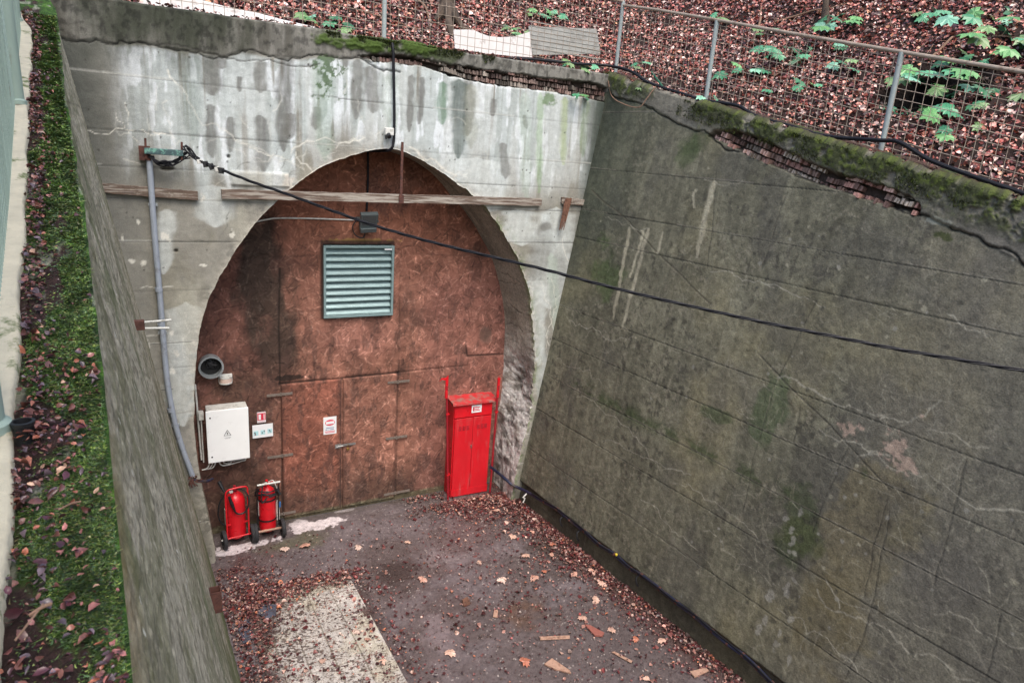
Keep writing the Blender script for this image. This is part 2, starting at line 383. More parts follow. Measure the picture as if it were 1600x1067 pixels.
# ================================================================ HEADWALL with the arched opening
front = [F(*p) for p in [(336, 905), (335, 850), (318, 770), (308, 710), (304, 660), (304, 600), (307, 555), (313, 515), (325, 470), (341, 438), (368, 392), (402, 346), (430, 318), (458, 292), (500, 263), (550, 243), (600, 232), (632, 238), (665, 254), (700, 276), (735, 301), (765, 333), (790, 370), (809, 405), (822, 440), (829, 470), (832, 505), (834, 545), (834, 590), (828, 640), (818, 690), (806, 740), (799, 778), (795, 800)]]
back = [O(*p) for p in [(774, 800), (769, 765), (772, 700), (777, 640), (784, 560), (787, 530), (785, 473), (778, 440), (766, 400), (753, 375), (731, 338), (704, 306), (672, 268), (640, 245)]]
def resample(p, n):
    p = np.array(curve([(a, b, 0) for a, b in p], 8))[:, :2]; d = np.r_[0, np.cumsum(np.hypot(*np.diff(p, axis=0).T))]
    t = np.linspace(0, d[-1], n); return np.c_[np.interp(t, d, p[:, 0]), np.interp(t, d, p[:, 1])]
FR = resample(front, 900)
cz = -3.0; cx = 3.0                                                     # match front and back outlines by angle around the middle
NV = (FR - [cx, cz]); fa = np.arctan2(NV[:, 1], NV[:, 0])
fa = np.where(fa < -math.pi / 2 - .3, fa + 2 * math.pi, fa)
bk = np.array(back) - [cx, cz]; ba = np.arctan2(bk[:, 1], bk[:, 0]); br = np.hypot(*bk.T)
frr = np.hypot(*NV.T)
wgt = ss(1.1, 1.75, fa)                                                # beyond the crown the soffit is hidden: keep the front shape
BR = np.interp(fa, ba, br) * (1 - wgt) + (frr + .0) * wgt
BK = np.c_[cx + BR * np.cos(fa), cz + BR * np.sin(fa)]
edge_n = fn(FR[:, 0], FR[:, 1], .16, .16, 5); edge_f = fn(FR[:, 0], FR[:, 1], .05, .05, 8)
chip = np.where(fa < 1.2, .06, .022)
chip = chip + .1 * np.exp(-((fa + .25) / .22) ** 2) * (fa < 1)             # the big bite near the springing on the right
FRj = FR + NV / frr[:, None] * ((edge_n - .5) * chip + (edge_f - .5) * chip * .6)[:, None]
outline = [tuple(p) for p in FRj] + [(5.5, -7), (.5, -7)]

h = .0125
us = np.arange(-1.6, 7.6, h); vs = np.arange(ZG - .15, ZT + .001, h); ntop = 26
U, Vv = np.meshgrid(us, np.r_[vs, vs[-1] + np.arange(1, ntop) * .025], indexing='ij')
zz = np.minimum(Vv, ZT); over = np.maximum(Vv - ZT, 0)
topn = (fn(U, U * 0, .9, 1, 3) - .5) * .05
P = np.stack([U, YF + over, zz + topn * ss(ZT - .5, ZT, Vv)], -1)
Nn = np.zeros(P.shape); Nn[..., 1] = np.where(over > 0, 0, -1); Nn[..., 2] = np.where(over > 0, 1, 0)
S = Sheet(U, Vv, P, Nn, C(134, 132, 124))
pat = fn(U, Vv, .6, .5, 1, 5); str_ = fn(U, Vv, .09, 1.6, 2, 4); str2 = fn(U, Vv, .3, 2.5, 9, 4)
S.mul(.72 + .5 * pat); S.mul(.88 + .24 * str2)
S.mix(ss(.5, .75, fn(U, Vv, .5, .8, 31)), C(128, 124, 108), .5)
crackp = [F(*p) for p in [(86, 58), (120, 66), (150, 62), (176, 70), (200, 69), (238, 70), (270, 78), (310, 82), (350, 90), (378, 80), (420, 89), (470, 92), (505, 87), (535, 92), (562, 91), (600, 95), (660, 101), (720, 118), (780, 131), (860, 140), (945, 157), (1000, 170)]]
crz = np.interp(us, [p[0] for p in crackp], [p[1] for p in crackp])[:, None]
below = ss(0, .05, crz - Vv)
# pale wash, running down in streaks
xw = F(205, 200)[0]; xe = F(915, 200)[0]
run = 1.35 + .8 * (vn(U, U * 0, .16, 1, 12) - .5) + .7 * (vn(U, U * 0, .5, 1, 13) - .5)
wash = below * (1 - ss(run - .25, run + .35, (crz - Vv))) * ss(xw - .25, xw + .1, U + .1 * (str_ - .5)) * (1 - ss(xe - .1, xe + .35, U))
wash *= ss(.33, .52, str_ + .12 * (fn(U, Vv, .2, .2, 14) - .5) + .16)
S.mix(wash, C(180, 188, 188), .86); S.mix(wash * ss(.5, .62, fn(U, Vv, .06, 1.3, 19)) * .6, C(138, 144, 138), .65); S.mix(wash * ss(.55, .62, fn(U, Vv, .1, .5, 20)), C(226, 231, 236), .55)
wash2 = below * ss(.47, .6, fn(U, Vv, .22, 1.1, 17)) * ss(F(300, 0)[0], F(420, 0)[0], U) * (1 - ss(6.1, 6.4, U)) * ss(-1.0, -.2, Vv)
S.mix(wash2, C(190, 194, 192), .5)
for (a, b, wd) in [((745, 250), (745, 330), .5), ((868, 330), (860, 470), .42), ((810, 330), (815, 380), .3), ((333, 292), (336, 350), .2), ((840, 440), (842, 560), .13), ((290, 480), (287, 650), .2), ((262, 330), (255, 420), .09)]:
    S.drip(F(*a), F(*b), wd, C(196, 202, 200), .75)
S.mix(ss(.5, .7, fn(U, Vv, .3, .6, 41)) * (U > 5.2) * (Vv < -.9), C(196, 204, 204), .5)
S.mix(ss(.45, .7, fn(U, Vv, .35, .9, 44)) * (U < 1.3) * (Vv < -.5) * ss(.1, .5, U), C(176, 174, 160), .55)
DK = C(104, 103, 98)
for (a, b, wd) in [((331, 88), (331, 145), .085), ((347, 92), (347, 107), .05), ((407, 97), (407, 141), .085), ((446, 90), (443, 225), .1), ((374, 120), (374, 142), .02), ((329, 165), (331, 240), .05), ((360, 184), (360, 235), .04), ((407, 183), (412, 262), .08), ((455, 178), (452, 215), .07), ((495, 168), (492, 200), .06), ((540, 90), (540, 104), .04), ((559, 96), (556, 180), .07), ((578, 106), (582, 172), .085), ((643, 120), (639, 200), .045), ((660, 122), (655, 190), .035), ((733, 120), (730, 205), .09), ((787, 225), (789, 275), .07), ((771, 155), (769, 180), .04), ((820, 180), (823, 200), .03), ((792, 360), (778, 345), .02)]:
    S.drip(F(*a), F(*b), wd, DK * random.uniform(.8, 1.05), .85)
for (c, r, k) in [((852, 355), (.16, .1), 1), ((845, 400), (.3, .5), .6), ((870, 440), (.2, .5), .5)]: S.blob(F(*c), r, DK, .75 * k)
for (a, b, wd, c, k) in [((692, 130), (690, 190), .07, C(78, 112, 84), .75), ((718, 128), (716, 238), .12, C(66, 80, 74), .8), ((738, 135), (735, 225), .1, C(140, 142, 126), .5), ((845, 150), (842, 290), .05, C(128, 156, 112), .6), ((882, 155), (880, 250), .06, C(150, 164, 110), .6), ((915, 160), (910, 240), .06, C(120, 142, 96), .55), ((505, 96), (508, 240), .12, C(130, 152, 136), .5), ((300, 90), (300, 210), .09, C(120, 132, 126), .5), ((610, 120), (612, 200), .1, C(168, 184, 172), .4), ((820, 150), (822, 300), .09, C(158, 174, 158), .4), ((862, 400), (870, 520), .1, C(160, 178, 162), .4)]:
    S.drip(F(*a), F(*b), wd, c, k)
m = S.blob(F(512, 112), (.24, .32), None, rough=1.1, ns=.08); S.mix(m * (fn(U, Vv, .04, .04, 55) > .45), C(58, 84, 40), .8)
m = S.blob(F(858, 155), (.13, .14), None, rough=.9, ns=.07); S.mix(m, C(74, 106, 44), .7)
# wet dark right corner, dark left corner
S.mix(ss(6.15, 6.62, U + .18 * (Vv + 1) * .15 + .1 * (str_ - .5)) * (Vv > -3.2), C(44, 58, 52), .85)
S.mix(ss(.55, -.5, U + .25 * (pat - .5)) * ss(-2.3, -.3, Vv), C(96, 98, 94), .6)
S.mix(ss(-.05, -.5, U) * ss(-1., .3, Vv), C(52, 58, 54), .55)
S.mix((1 - ss(-5.6, -4.2, Vv + .6 * (pat - .5))) , C(96, 90, 78), .55)
# coping band above the long crack
band = ss(0, .03, Vv - crz)
S.mix(band, C(122, 120, 114), .85); S.mul(1 - band * .35 * (fn(U, Vv, .25, .25, 61, 5) - .35))
S.mix(band * ss(.42, .7, fn(U, Vv, .13, .6, 62, 6)) * ss(3.6, 2.4, U), C(70, 68, 60), .75); S.mix(band * ss(.5, .6, fn(U, Vv, .05, .3, 70, 5)), C(84, 82, 76), .5)
S.mix(ss(1.3, .4, np.abs(U - .35) + .9 * (fn(U, Vv, .12, .35, 68, 6) - .5)) * ss(.45, 1.15, Vv + .7 * (fn(U, Vv, .08, .3, 64, 6) - .5)), C(40, 46, 32), .85); S.mul(1 - .5 * band * ss(.5, .7, fn(U, Vv, .05, .07, 63, 4)))
mossb = ss(.06, .0, ZT - Vv - .2 * fn(U, U * 0, .2, 1, 65)) * (fn(U, Vv, .35, .35, 66) > .36)
mossb = mossb * ss(4.9, 3.4, U) * ss(2.0, 2.6, U + .5 * (fn(U, Vv, .2, .2, 69) - .5)); S.mix(mossb, C(50, 64, 24), .9); S.D += .025 * mossb * fn(U, Vv, .03, .03, 67)
for c, r in [((655, 75), (.28, .12)), ((560, 75), (.6, .05)), ((545, 66), (.5, .05))]:
    m = S.blob(F(*c), r, C(60, 80, 24), .9, rough=.8, ns=.08); S.D += .02 * m
S.D += .008 * band
S.line(crackp, .008, C(26, 24, 22), .95, jag=.09, depth=.012)
S.line([F(*p) for p in [(250, 70), (300, 77), (340, 86), (365, 92), (420, 93), (500, 100)]], .008, C(60, 58, 54), .8, jag=.07, depth=.008)
S.line([F(*p) for p in [(565, 92), (585, 105), (600, 112), (625, 113)]], .012, C(30, 28, 26), .9, jag=.06, depth=.02)
# exposed brick strip under the coping
cav = [F(*p) for p in [(560, 88), (620, 86), (662, 92), (720, 103), (780, 113), (862, 123), (930, 131), (948, 138), (950, 160), (905, 150), (840, 140), (780, 134), (730, 124), (700, 116), (665, 102), (620, 97), (600, 98)]]
sd, _, _ = poly_sd(U, Vv, cav); cm = ss(-.02, .02, sd + .05 * (fn(U, Vv, .09, .09, 71) - .5))
S.mix(cm, C(58, 46, 42), .9); S.D -= .14 * cm
# board joints of the shuttering
jz = [F(450, 145)[1], F(790, 247)[1], F(240, 208)[1], F(786, 289)[1], F(885, 330)[1], F(270, 378)[1], F(290, 454)[1], F(845, 529)[1], F(845, 584)[1], F(285, 535)[1], F(288, 606)[1], -4.75, -5.3]
for z in sorted(set(round(z, 2) for z in jz)):
    u0 = -1.2
    while u0 < 7:
        u1 = u0 + random.uniform(.3, 1.6)
        if random.random() < .85:
            S.line([(u0, z + random.gauss(0, .002)), (u1, z + random.gauss(0, .002))], .0065, C(66, 66, 62), random.uniform(.3, .85), depth=.005)
            if random.random() < .3: S.line([(u0, z + .012), (u1, z + .012)], .008, C(215, 215, 208), .5)
        u0 = u1
EF = C(214, 212, 202)
for pl, wd in [([(262, 188), (266, 205), (275, 217)], .012), ([(195, 160), (200, 185), (208, 215), (215, 222)], .008), ([(180, 175), (195, 200)], .008), ([(240, 207), (258, 209), (270, 217), (275, 225)], .012), ([(130, 200), (200, 204), (258, 209)], .008), ([(262, 110), (275, 130), (295, 160), (340, 195), (395, 228), (450, 250), (475, 265)], .012), ([(345, 200), (390, 230), (445, 248)], .009), ([(455, 240), (480, 220), (540, 222), (570, 215)], .016), ([(462, 238), (470, 255), (488, 268)], .012), ([(500, 248), (530, 225), (568, 214)], .012), ([(640, 230), (662, 248), (690, 262), (714, 275)], .03), ([(706, 285), (716, 270), (730, 277)], .012), ([(845, 440), (853, 470), (862, 500), (858, 540)], .008), ([(862, 430), (870, 480), (866, 530), (872, 560)], .008), ([(858, 480), (857, 560)], .008), ([(227, 520), (233, 545), (225, 560)], .008), ([(288, 488), (289, 560)], .008), ([(880, 370), (890, 410)], .01), ([(220, 450), (270, 447)], .008)]:
    q = [F(*p) for p in pl]
    for a_, b_ in zip(q, q[1:]): S.line([a_, b_], wd * random.choice((.4, .5, .65)), EF, random.uniform(.35, .95), jag=.1)
for c in [(215, 190), (300, 240), (420, 240), (460, 230), (850, 480), (860, 560), (240, 530), (560, 190), (730, 280)]: S.web(F(*c), EF, .5, .007, 5, .5)
for c in [(440, 265), (350, 320)]: S.web(F(*c), C(80, 78, 72), .7, .007, 5, .35)
for k in range(26):
    c = (random.uniform(-.3, 1.4), random.uniform(-4.5, -.8)); S.blob(c, (random.uniform(.01, .05), random.uniform(.015, .07)), EF, .8, rough=.9, ns=.04)
for k in range(160):
    c = (random.uniform(-.5, 6.4), random.uniform(-5, 1)); S.blob(c, (.014, .016), C(60, 58, 54), .8, rough=.3)
for c, r in [((262, 264), (.09, .035)), ((275, 392), (.03, .03)), ((357, 245), (.03, .03))]:
    m = S.blob(F(*c), r, C(64, 58, 50), .8); S.D -= .03 * m
# thick render edge left of the crown, with its broken lip
m = ss(0, .02, -(Vv - F(400, 268)[1])) * ss(0, .02, Vv - F(400, 292)[1]) * ss(F(345, 0)[0], F(355, 0)[0], U) * (U < F(452, 290)[0]); S.D += .03 * m; S.mix(m, C(168, 168, 160), .5)
S.blob(F(450, 285), (.09, .1), C(196, 190, 180), .8, rough=1, ns=.05)
# chipped pale edge round the arch
sda, nx, ny = poly_sd(U, Vv, outline)
nearE = np.exp(-np.maximum(-sda, 0) / (.035 + .05 * fn(U, Vv, .1, .1, 81)))
S.mix(nearE * (sda <= 0) * (fn(U, Vv, .08, .08, 82) > .4), C(186, 180, 168), .6); S.D -= .02 * nearE * fn(U, Vv, .04, .04, 83)
S.mix(nearE * (U > 4.8) * (fn(U, Vv, .06, .1, 84) > .52), C(84, 108, 52), .7)
S.D += .012 * (fn(U, Vv, .5, .5, 90) - .5) + .006 * (fn(U, Vv, .04, .04, 91) - .5)
# mesh: faces inside the arch go, the rim is pulled onto the outline
Pm = S.P + S.N * S.D[..., None]
cin = (sda > 0)
q_in = cin[:-1, :-1].astype(int) + cin[1:, :-1] + cin[1:, 1:] + cin[:-1, 1:]
keep = q_in < 4
tomove = cin & True
vk = np.zeros(cin.shape, bool)
vk[:-1, :-1] |= keep; vk[1:, :-1] |= keep; vk[1:, 1:] |= keep; vk[:-1, 1:] |= keep
mv = cin & vk
Pm[mv, 0] = nx[mv]; Pm[mv, 2] = ny[mv]; Pm[mv, 1] = YF + .004
head = thing("tunnel_headwall", "streaky pale concrete headwall with the arched tunnel opening in it", "headwall", (3, YF, ZG))
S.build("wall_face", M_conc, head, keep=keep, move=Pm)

# soffit / reveal of the arch
nt_, nd = 900, 60
T, Dp = np.meshgrid(np.arange(nt_), np.linspace(0, 1, nd), indexing='ij')
arc = np.r_[0, np.cumsum(np.hypot(*np.diff(FRj, axis=0).T))]
fade_ = np.exp(-Dp * .88 / .07)[..., None]; PX = (FR[:, None, :] + (FRj - FR)[:, None, :] * fade_) * (1 - Dp[..., None]) + BK[:, None, :] * Dp[..., None]
Uu = np.repeat(arc[:, None], nd, 1); Vd = Dp * .88
P = np.stack([PX[..., 0], YF + .002 + Vd, PX[..., 1]], -1)
inw = -(NV / frr[:, None]); Nn = np.stack([np.repeat(inw[:, :1], nd, 1), np.zeros((nt_, nd)), np.repeat(inw[:, 1:], nd, 1)], -1)
S2 = Sheet(Uu, Vd, P, Nn, C(150, 142, 128))
S2.mul(.7 + .6 * fn(Uu, Vd, .35, .35, 101, 6))
low = (P[..., 0] > 4) * ss(-2.6, -4.1, P[..., 2] + .5 * (fn(Uu, Vd, .3, .3, 102) - .5))
S2.mix(low, C(214, 212, 208), .9)
S2.mix(low * ss(.52, .62, fn(Uu, Vd, .12, .12, 103, 5)), C(92, 88, 82), .7)
S2.mix(low * ss(.6, .7, fn(Uu, Vd, .3, .3, 104)), C(120, 112, 100), .6)
pad = np.sin(np.clip(Dp, 0, 1) * math.pi) ** .5
S2.D += low * pad * (.1 * (fn(Uu, Vd, .3, .3, 105, 5) - .45) + .035 * (fn(Uu, Vd, .07, .07, 106) - .5)); S2.mul(1 - low * .5 * (fn(Uu, Vd, .05, .05, 112, 4) - .3))
bite = np.exp(-(((P[..., 2] + 3.8) / .35) ** 2 + ((Vd - .4) / .25) ** 2)) * (P[..., 0] > 4)
S2.D -= .12 * bite * (.5 + fn(Uu, Vd, .1, .1, 107)); S2.mix(bite * ss(.45, .6, fn(Uu, Vd, .08, .08, 108)), C(66, 62, 56), .8)
S2.D += pad * .014 * (fn(Uu, Vd, .2, .2, 109, 5) - .5)
for k in range(14):
    a = random.uniform(arc[-1] * .5, arc[-1]); S2.line([(a, random.uniform(.1, .4)), (a + random.uniform(-.2, .2), random.uniform(.5, .85))], .008, C(52, 48, 44), .7, jag=.1, depth=.01)
S2.mix((1 - low) * ss(.12, .0, Vd + .1 * (fn(Uu, Vd, .1, .1, 110) - .5)) * (Uu > arc[-1] * .55), C(98, 112, 66), .6)
S2.mix(ss(.5, .7, fn(Uu, Vd, .8, .2, 111)) * (1 - low), C(96, 92, 84), .5)
S2.build("arch_soffit", M_rub, head, flip=True)

def brickwork(rows, name, parent, nrm, up_of, tone=1., grey=0.):                         # rows: (list of 3D points along a course, height, depth into the wall)
    V = []; Fc = []; Cc = []
    for pts, hgt, dep in rows:
        pts = np.array(pts); d = np.r_[0, np.cumsum(np.linalg.norm(np.diff(pts, axis=0), axis=1))]; s = 0
        while s < d[-1]:
            bw = random.choice((.11, .12, .24, .23)) * random.uniform(.85, 1.1)
            base = C(*random.choice([(176, 124, 112), (158, 110, 100), (190, 150, 138), (130, 98, 90), (140, 112, 102), (176, 160, 146), (120, 108, 98)])) * random.uniform(.75, 1.15) * tone
            base = base * (1 - grey) + base.mean() * np.array((1.08, 1, .92)) * grey
            bd = random.uniform(-.045, .045); nfin = max(2, int(bw / .026)); gone = random.random() < .12
            for k in range(nfin):
                s0 = s + bw * k / nfin + .001; s1 = s + bw * (k + 1) / nfin - random.uniform(.001, .005)
                if s1 > d[-1] or gone: break
                a = np.array([np.interp(s0, d, pts[:, i]) for i in range(3)]); b = np.array([np.interp(s1, d, pts[:, i]) for i in range(3)])
                f = dep + bd + random.uniform(-.028, .028); hh = hgt * random.uniform(.62, .98); l0 = random.uniform(0, .006); tl = random.uniform(-.008, .008)
                n = np.array(nrm); up = np.array(up_of) * hh; o = np.array(up_of) * l0
                q = [a + o - n * f, b + o - n * f, b + o + up - n * (f - tl), a + o + up - n * (f - tl)]; q += [x - n * .12 for x in q]
                i0 = len(V); V += q; Fc += [(i0, i0 + 1, i0 + 2, i0 + 3), (i0 + 3, i0 + 2, i0 + 6, i0 + 7), (i0, i0 + 3, i0 + 7, i0 + 4), (i0 + 1, i0 + 5, i0 + 6, i0 + 2), (i0, i0 + 4, i0 + 5, i0 + 1)]
                Cc += [base * random.uniform(.75, 1.2)] * 8
            s += bw + random.uniform(.006, .014)
    return link_mesh(name, V, Fc, M_brick, parent, smooth=False, cols=np.array(Cc))
def fp(x, z): return (x, YF, z)
lo = [F(*p) for p in [(566, 93), (610, 96), (660, 101), (700, 110), (730, 121), (780, 131), (840, 138), (905, 148), (948, 158)]]
rowsF = []
for k in range(3):
    r = [fp(x, z + k * .075 - .02 + .01 * math.sin(x * 3)) for x, z in lo]
    rowsF.append((r if k == 0 else r[2:], .066, .04 + .012 * k))
brickwork(rowsF, "exposed_brickwork", head, (0, -1, 0), (0, 0, 1), .62, .45)

# ================================================================ RIGHT WING WALL
ys = np.r_[np.arange(9.45, 4.5, -.0125), np.arange(4.5, 1.2, -.01), np.arange(1.2, -6, -.08)]
nz = 620; sz = np.linspace(0, 1, nz); ntop = 30
Ug, Sg = np.meshgrid(ys, np.r_[sz, 1 + np.arange(1, ntop) * .03], indexing='ij')
zt = ztR(np.maximum(Ug, -2.)) + .035 * (fn(Ug, Ug * 0, .45, 1, 201) - .5) - .05 * ss(8.2, 7.6, Ug) * 0
zb = ZG - .1; Zg = zb + np.minimum(Sg, 1) * (zt - zb); over = np.maximum(Sg - 1, 0)
P = np.stack([xr(Ug, Zg) + over, Ug, Zg + .02 * (over > 0)], -1)
n0 = np.array([-1, -.0911, .1537]); n0 /= np.linalg.norm(n0)
Nn = np.zeros(P.shape) + n0; Nn[over > 0] = (0, 0, 1)
Vg = Zg + over
S = Sheet(Ug, Vg, P, Nn, C(103, 101, 86))
S.mul(.75 + .5 * fn(Ug, Vg, .9, .8, 1, 5)); S.mul(.86 + .28 * fn(Ug, Vg, .18, 2.2, 2, 4)); S.mul(.72 + .56 * fn(Ug, Vg, .07, .07, 4, 4)); S.mul(.62 + .76 * fn(Ug, Vg, .3, .45, 40, 6)); S.mul(.88 + .24 * ss(.4, .6, fn(Ug, Vg, .12, 1.4, 45, 4))); S.mix(ss(.6, .66, fn(Ug, Vg, .06, .08, 41, 3)) * ss(.42, .55, fn(Ug, Vg, .8, .8, 42)), C(58, 56, 50), .6); S.mix(ss(.62, .68, fn(Ug, Vg, .05, .05, 43, 3)) * ss(.45, .58, fn(Ug, Vg, .9, .7, 44)), C(132, 127, 112), .5)
S.mix(ss(.5, .72, fn(Ug, Vg, 1.1, 1.6, 5)), C(126, 120, 94), .55)
S.mix(ss(.52, .7, fn(Ug, Vg, .7, .9, 6)), C(84, 82, 76), .5)
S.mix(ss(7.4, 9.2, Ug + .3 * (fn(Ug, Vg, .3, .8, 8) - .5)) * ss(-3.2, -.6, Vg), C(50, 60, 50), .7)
S.mix(ss(4.6, 3.2, Ug + .5 * (fn(Ug, Vg, .5, .8, 9) - .5)), C(104, 100, 94), .45)
for c, r, col, k in [((1340, 860), (.45, 1.4), (110, 102, 78), .55), ((1290, 960), (.3, .8), (96, 88, 64), .5), ((1250, 830), (.25, .5), (54, 66, 38), .6), ((1350, 740), (.13, .12), (48, 72, 34), .8), ((1075, 235), (.18, .3), (60, 74, 42), .6), ((1085, 225), (.3, .2), (60, 74, 42), .45), ((1205, 640), (.22, .45), (66, 84, 52), .55), ((1125, 650), (.3, .12), (60, 74, 44), .6), ((1255, 845), (.4, .25), (70, 78, 44), .5), ((945, 430), (.4, .5), (60, 78, 40), .6), ((1390, 820), (.35, .6), (78, 74, 66), .5), ((1420, 830), (.3, .3), (124, 118, 92), .4)]:
    S.blob(Wc(*c), r, C(*col), k, rough=.9, ns=.25)
a_, b_ = Wc(880, 590), Wc(1230, 770)
m = S.line([Wc(900, 600), Wc(1000, 655), Wc(1100, 705), Wc(1230, 770)], .11, None); S.mix(m * ss(.38, .6, fn(Ug, Vg, .2, .15, 15)), C(52, 66, 36), .7)
# lower footing: set back, browner, with the undercut shade painted in
foot = ss(-5.6, -5.68, Vg + .03 * (fn(Ug, Ug * 0, .4, 1, 16) - .5)); S.D -= .07 * foot; S.mix(foot, C(58, 54, 44), .7)
# board joints
zs = [Wc(925, 315)[1], Wc(1200, 377)[1] + .0, Wc(902, 370)[1], Wc(1030, 534)[1], Wc(875, 534)[1], Wc(850, 584)[1], Wc(840, 639)[1], Wc(825, 699)[1]]
zs = sorted(zs); zs = [z for i, z in enumerate(zs) if i == 0 or z - zs[i - 1] > .25]; print('joints', np.round(zs, 2))
for z in [.72, Wc(940, 265)[1]] + zs:
    u0 = 9.3
    while u0 > 0.5:
        u1 = u0 - random.uniform(.3, 1.5)
        S.line([(u0, z + random.gauss(0, .003)), (u1, z + random.gauss(0, .003))], .006, C(34, 33, 30), random.uniform(.5, .95), depth=.008)
        if random.random() < .45: S.line([(u0, z + .014), (u1, z + .011)], .0055, C(160, 154, 140), random.uniform(.3, .7))
        u0 = u1
for px in [((1275, 470), (1160, 800)), ((1510, 720), (1460, 915)), ((1388, 775), (1350, 935)), ((1325, 700), (1270, 830)), ((1250, 640), (1240, 690)), ((1565, 960), (1540, 1060)), ((1390, 800), (1320, 1060)), ((1120, 260), (1105, 420)), ((1230, 300), (1190, 420))]:
    S.line([Wc(*px[0]), Wc(*px[1])], .006, C(50, 48, 44), .6, jag=.02, depth=.005)
S.line([Wc(*p) for p in [(925, 298), (975, 340), (1040, 408), (1110, 475)]], .009, C(90, 84, 72), .85, jag=.01, depth=.006)
S.line([Wc(*p) for p in [(1185, 553), (1250, 620), (1330, 700), (1390, 765)]], .009, C(84, 80, 70), .8, jag=.015, depth=.006)
EF = C(158, 154, 140); EFa = C(196, 188, 174)
def wl(pts, wd=.009, k=.8, col=EF, jag=.07):
    q = [Wc(*p) for p in pts]
    for a_, b_ in zip(q, q[1:]):
        S.line([a_, b_], wd * random.choice((.45, .55, .65, .8)), col, k * random.uniform(.6, 1.1), jag=jag * 1.6)
for pl, wd in [([(1215, 590), (1250, 600), (1290, 622), (1340, 640), (1390, 648)], .014), ([(1375, 655), (1418, 660), (1445, 650), (1470, 625)], .014), ([(1280, 670), (1330, 690), (1370, 705), (1400, 735), (1440, 745), (1500, 778), (1600, 800)], .012), ([(1450, 672), (1500, 685), (1545, 700)], .01), ([(1340, 712), (1390, 712)], .01), ([(870, 560), (905, 575), (940, 600)], .008), ([(940, 690), (975, 700), (1010, 715), (1060, 735), (1080, 742)], .01), ([(1050, 755), (1100, 780), (1150, 808), (1180, 835), (1232, 868)], .01), ([(1277, 920), (1310, 955), (1345, 965), (1390, 985), (1420, 1020), (1480, 1040), (1530, 1067)], .013), ([(1290, 905), (1312, 950)], .009), ([(1460, 960), (1510, 965), (1550, 1000)], .008), ([(1540, 990), (1580, 1010), (1600, 1012)], .01), ([(1100, 830), (1150, 880), (1205, 915)], .008), ([(1000, 780), (1050, 830), (1090, 860)], .008), ([(890, 500), (925, 510), (950, 530), (990, 525)], .01), ([(905, 545), (930, 515), (960, 545)], .009), ([(1195, 445), (1250, 465), (1290, 480)], .008), ([(1480, 490), (1510, 515), (1540, 525)], .009), ([(1110, 425), (1160, 440), (1210, 450)], .008), ([(1100, 280), (1130, 290), (1160, 282)], .009), ([(945, 340), (985, 352), (1015, 358)], .008), ([(1300, 1010), (1340, 1040), (1390, 1062)], .008), ([(1215, 950), (1260, 990), (1310, 1020), (1340, 1050)], .008), ([(1310, 935), (1380, 960), (1450, 985)], .008), ([(900, 620), (960, 650), (1010, 700), (1060, 735)], .008), ([(1150, 640), (1180, 655)], .008)]: wl(pl, wd)
for k in range(90):
    px, py = random.uniform(860, 1580), random.uniform(420, 1040)
    if py > 760 + (px - 800) * .82: continue
    S.web(Wc(px, py), C(150, 146, 130), .6, .005, 3, .7, spread=1.6)
for k in range(60):
    px, py = random.uniform(860, 1250), random.uniform(560, 900)
    if py > 740 + (px - 800) * .82: continue
    y_, z_ = Wc(px, py); S.line([(y_, z_), (y_ + random.uniform(-.03, .03), z_ - random.uniform(.2, .5))], .007, C(160, 152, 132), .35, jag=.04, fade=True)
for a, b, wd in [((1012, 360), (975, 505), .028), ((1001, 360), (1004, 362), .03), ((1005, 362), (985, 430), .02), ((1035, 362), (1028, 395), .015), ((1115, 285), (1090, 395), .045), ((1085, 300), (1084, 325), .012), ((983, 358), (960, 490), .03)]:
    S.drip(Wc(*a), Wc(*b), wd * .8, C(172, 166, 146), .75)
for c, r in [((1330, 672), (.12, .09)), ((1400, 698), (.11, .13)), ((1412, 725), (.14, .08)), ((1440, 650), (.03, .02))]: S.blob(Wc(*c), r, C(168, 146, 132), .7, rough=1.3, ns=.05)
for k in range(600):                                                    # lichen spots
    px, py = random.uniform(880, 1600), random.uniform(250, 1067)
    if py > 740 + (px - 800) * .82 or py < 200 + (px - 1000) * .33: continue
    if random.random() > fn(np.array([px]), np.array([py]), 160, 160, 77)[0] * 1.5 - .25: continue
    r = random.uniform(.012, .035); S.blob(Wc(px, py), (r, r), C(*random.choice([(150, 146, 128), (70, 68, 62), (140, 138, 130), (62, 62, 56)])), .6, rough=.35, ns=.03)
for k in range(30):
    a = 1260 + random.gauss(0, 14) - k * 2; b = 800 + k * 7.5 + random.gauss(0, 8); S.blob(Wc(a, b), (random.uniform(.02, .07), random.uniform(.03, .1)), C(*random.choice([(150, 148, 140), (60, 58, 52)])), .55, rough=1, ns=.05)
# coping above the crack, brick cavity, moss
ckp = [(940, 132), (960, 152), (990, 160), (1020, 170), (1055, 192), (1085, 205), (1110, 212), (1160, 236), (1220, 262), (1280, 287), (1330, 302), (1400, 327), (1436, 336), (1470, 350), (1510, 365), (1545, 385), (1600, 415), (1680, 450)]
ck = [Wc(*p) for p in ckp]; ckz = np.interp(-Ug, [-p[0] for p in ck], [p[1] for p in ck])
band = ss(0, .03, Vg - ckz); S.mix(band, C(118, 114, 106), .7); S.mul(1 - band * .4 * (fn(Ug, Vg, .2, .2, 20, 5) - .4)); S.D += .014 * band
S.line(ck, .011, C(24, 23, 20), .95, jag=.07, depth=.02)
S.blob(Wc(1465, 345), (.16, .04), C(150, 150, 138), .8, rough=.8, ns=.08)
m = S.blob(Wc(1478, 368), (.12, .05), C(56, 66, 26), .8, rough=.9, ns=.05)
topd = zt - Zg
mo = ss(.42, .12, topd + .4 * (fn(Ug, Vg, .3, .25, 21) - .35)) * ss(7.6, 7.2, Ug + .2 * fn(Ug, Vg, .1, .1, 22)) * (over < .35)
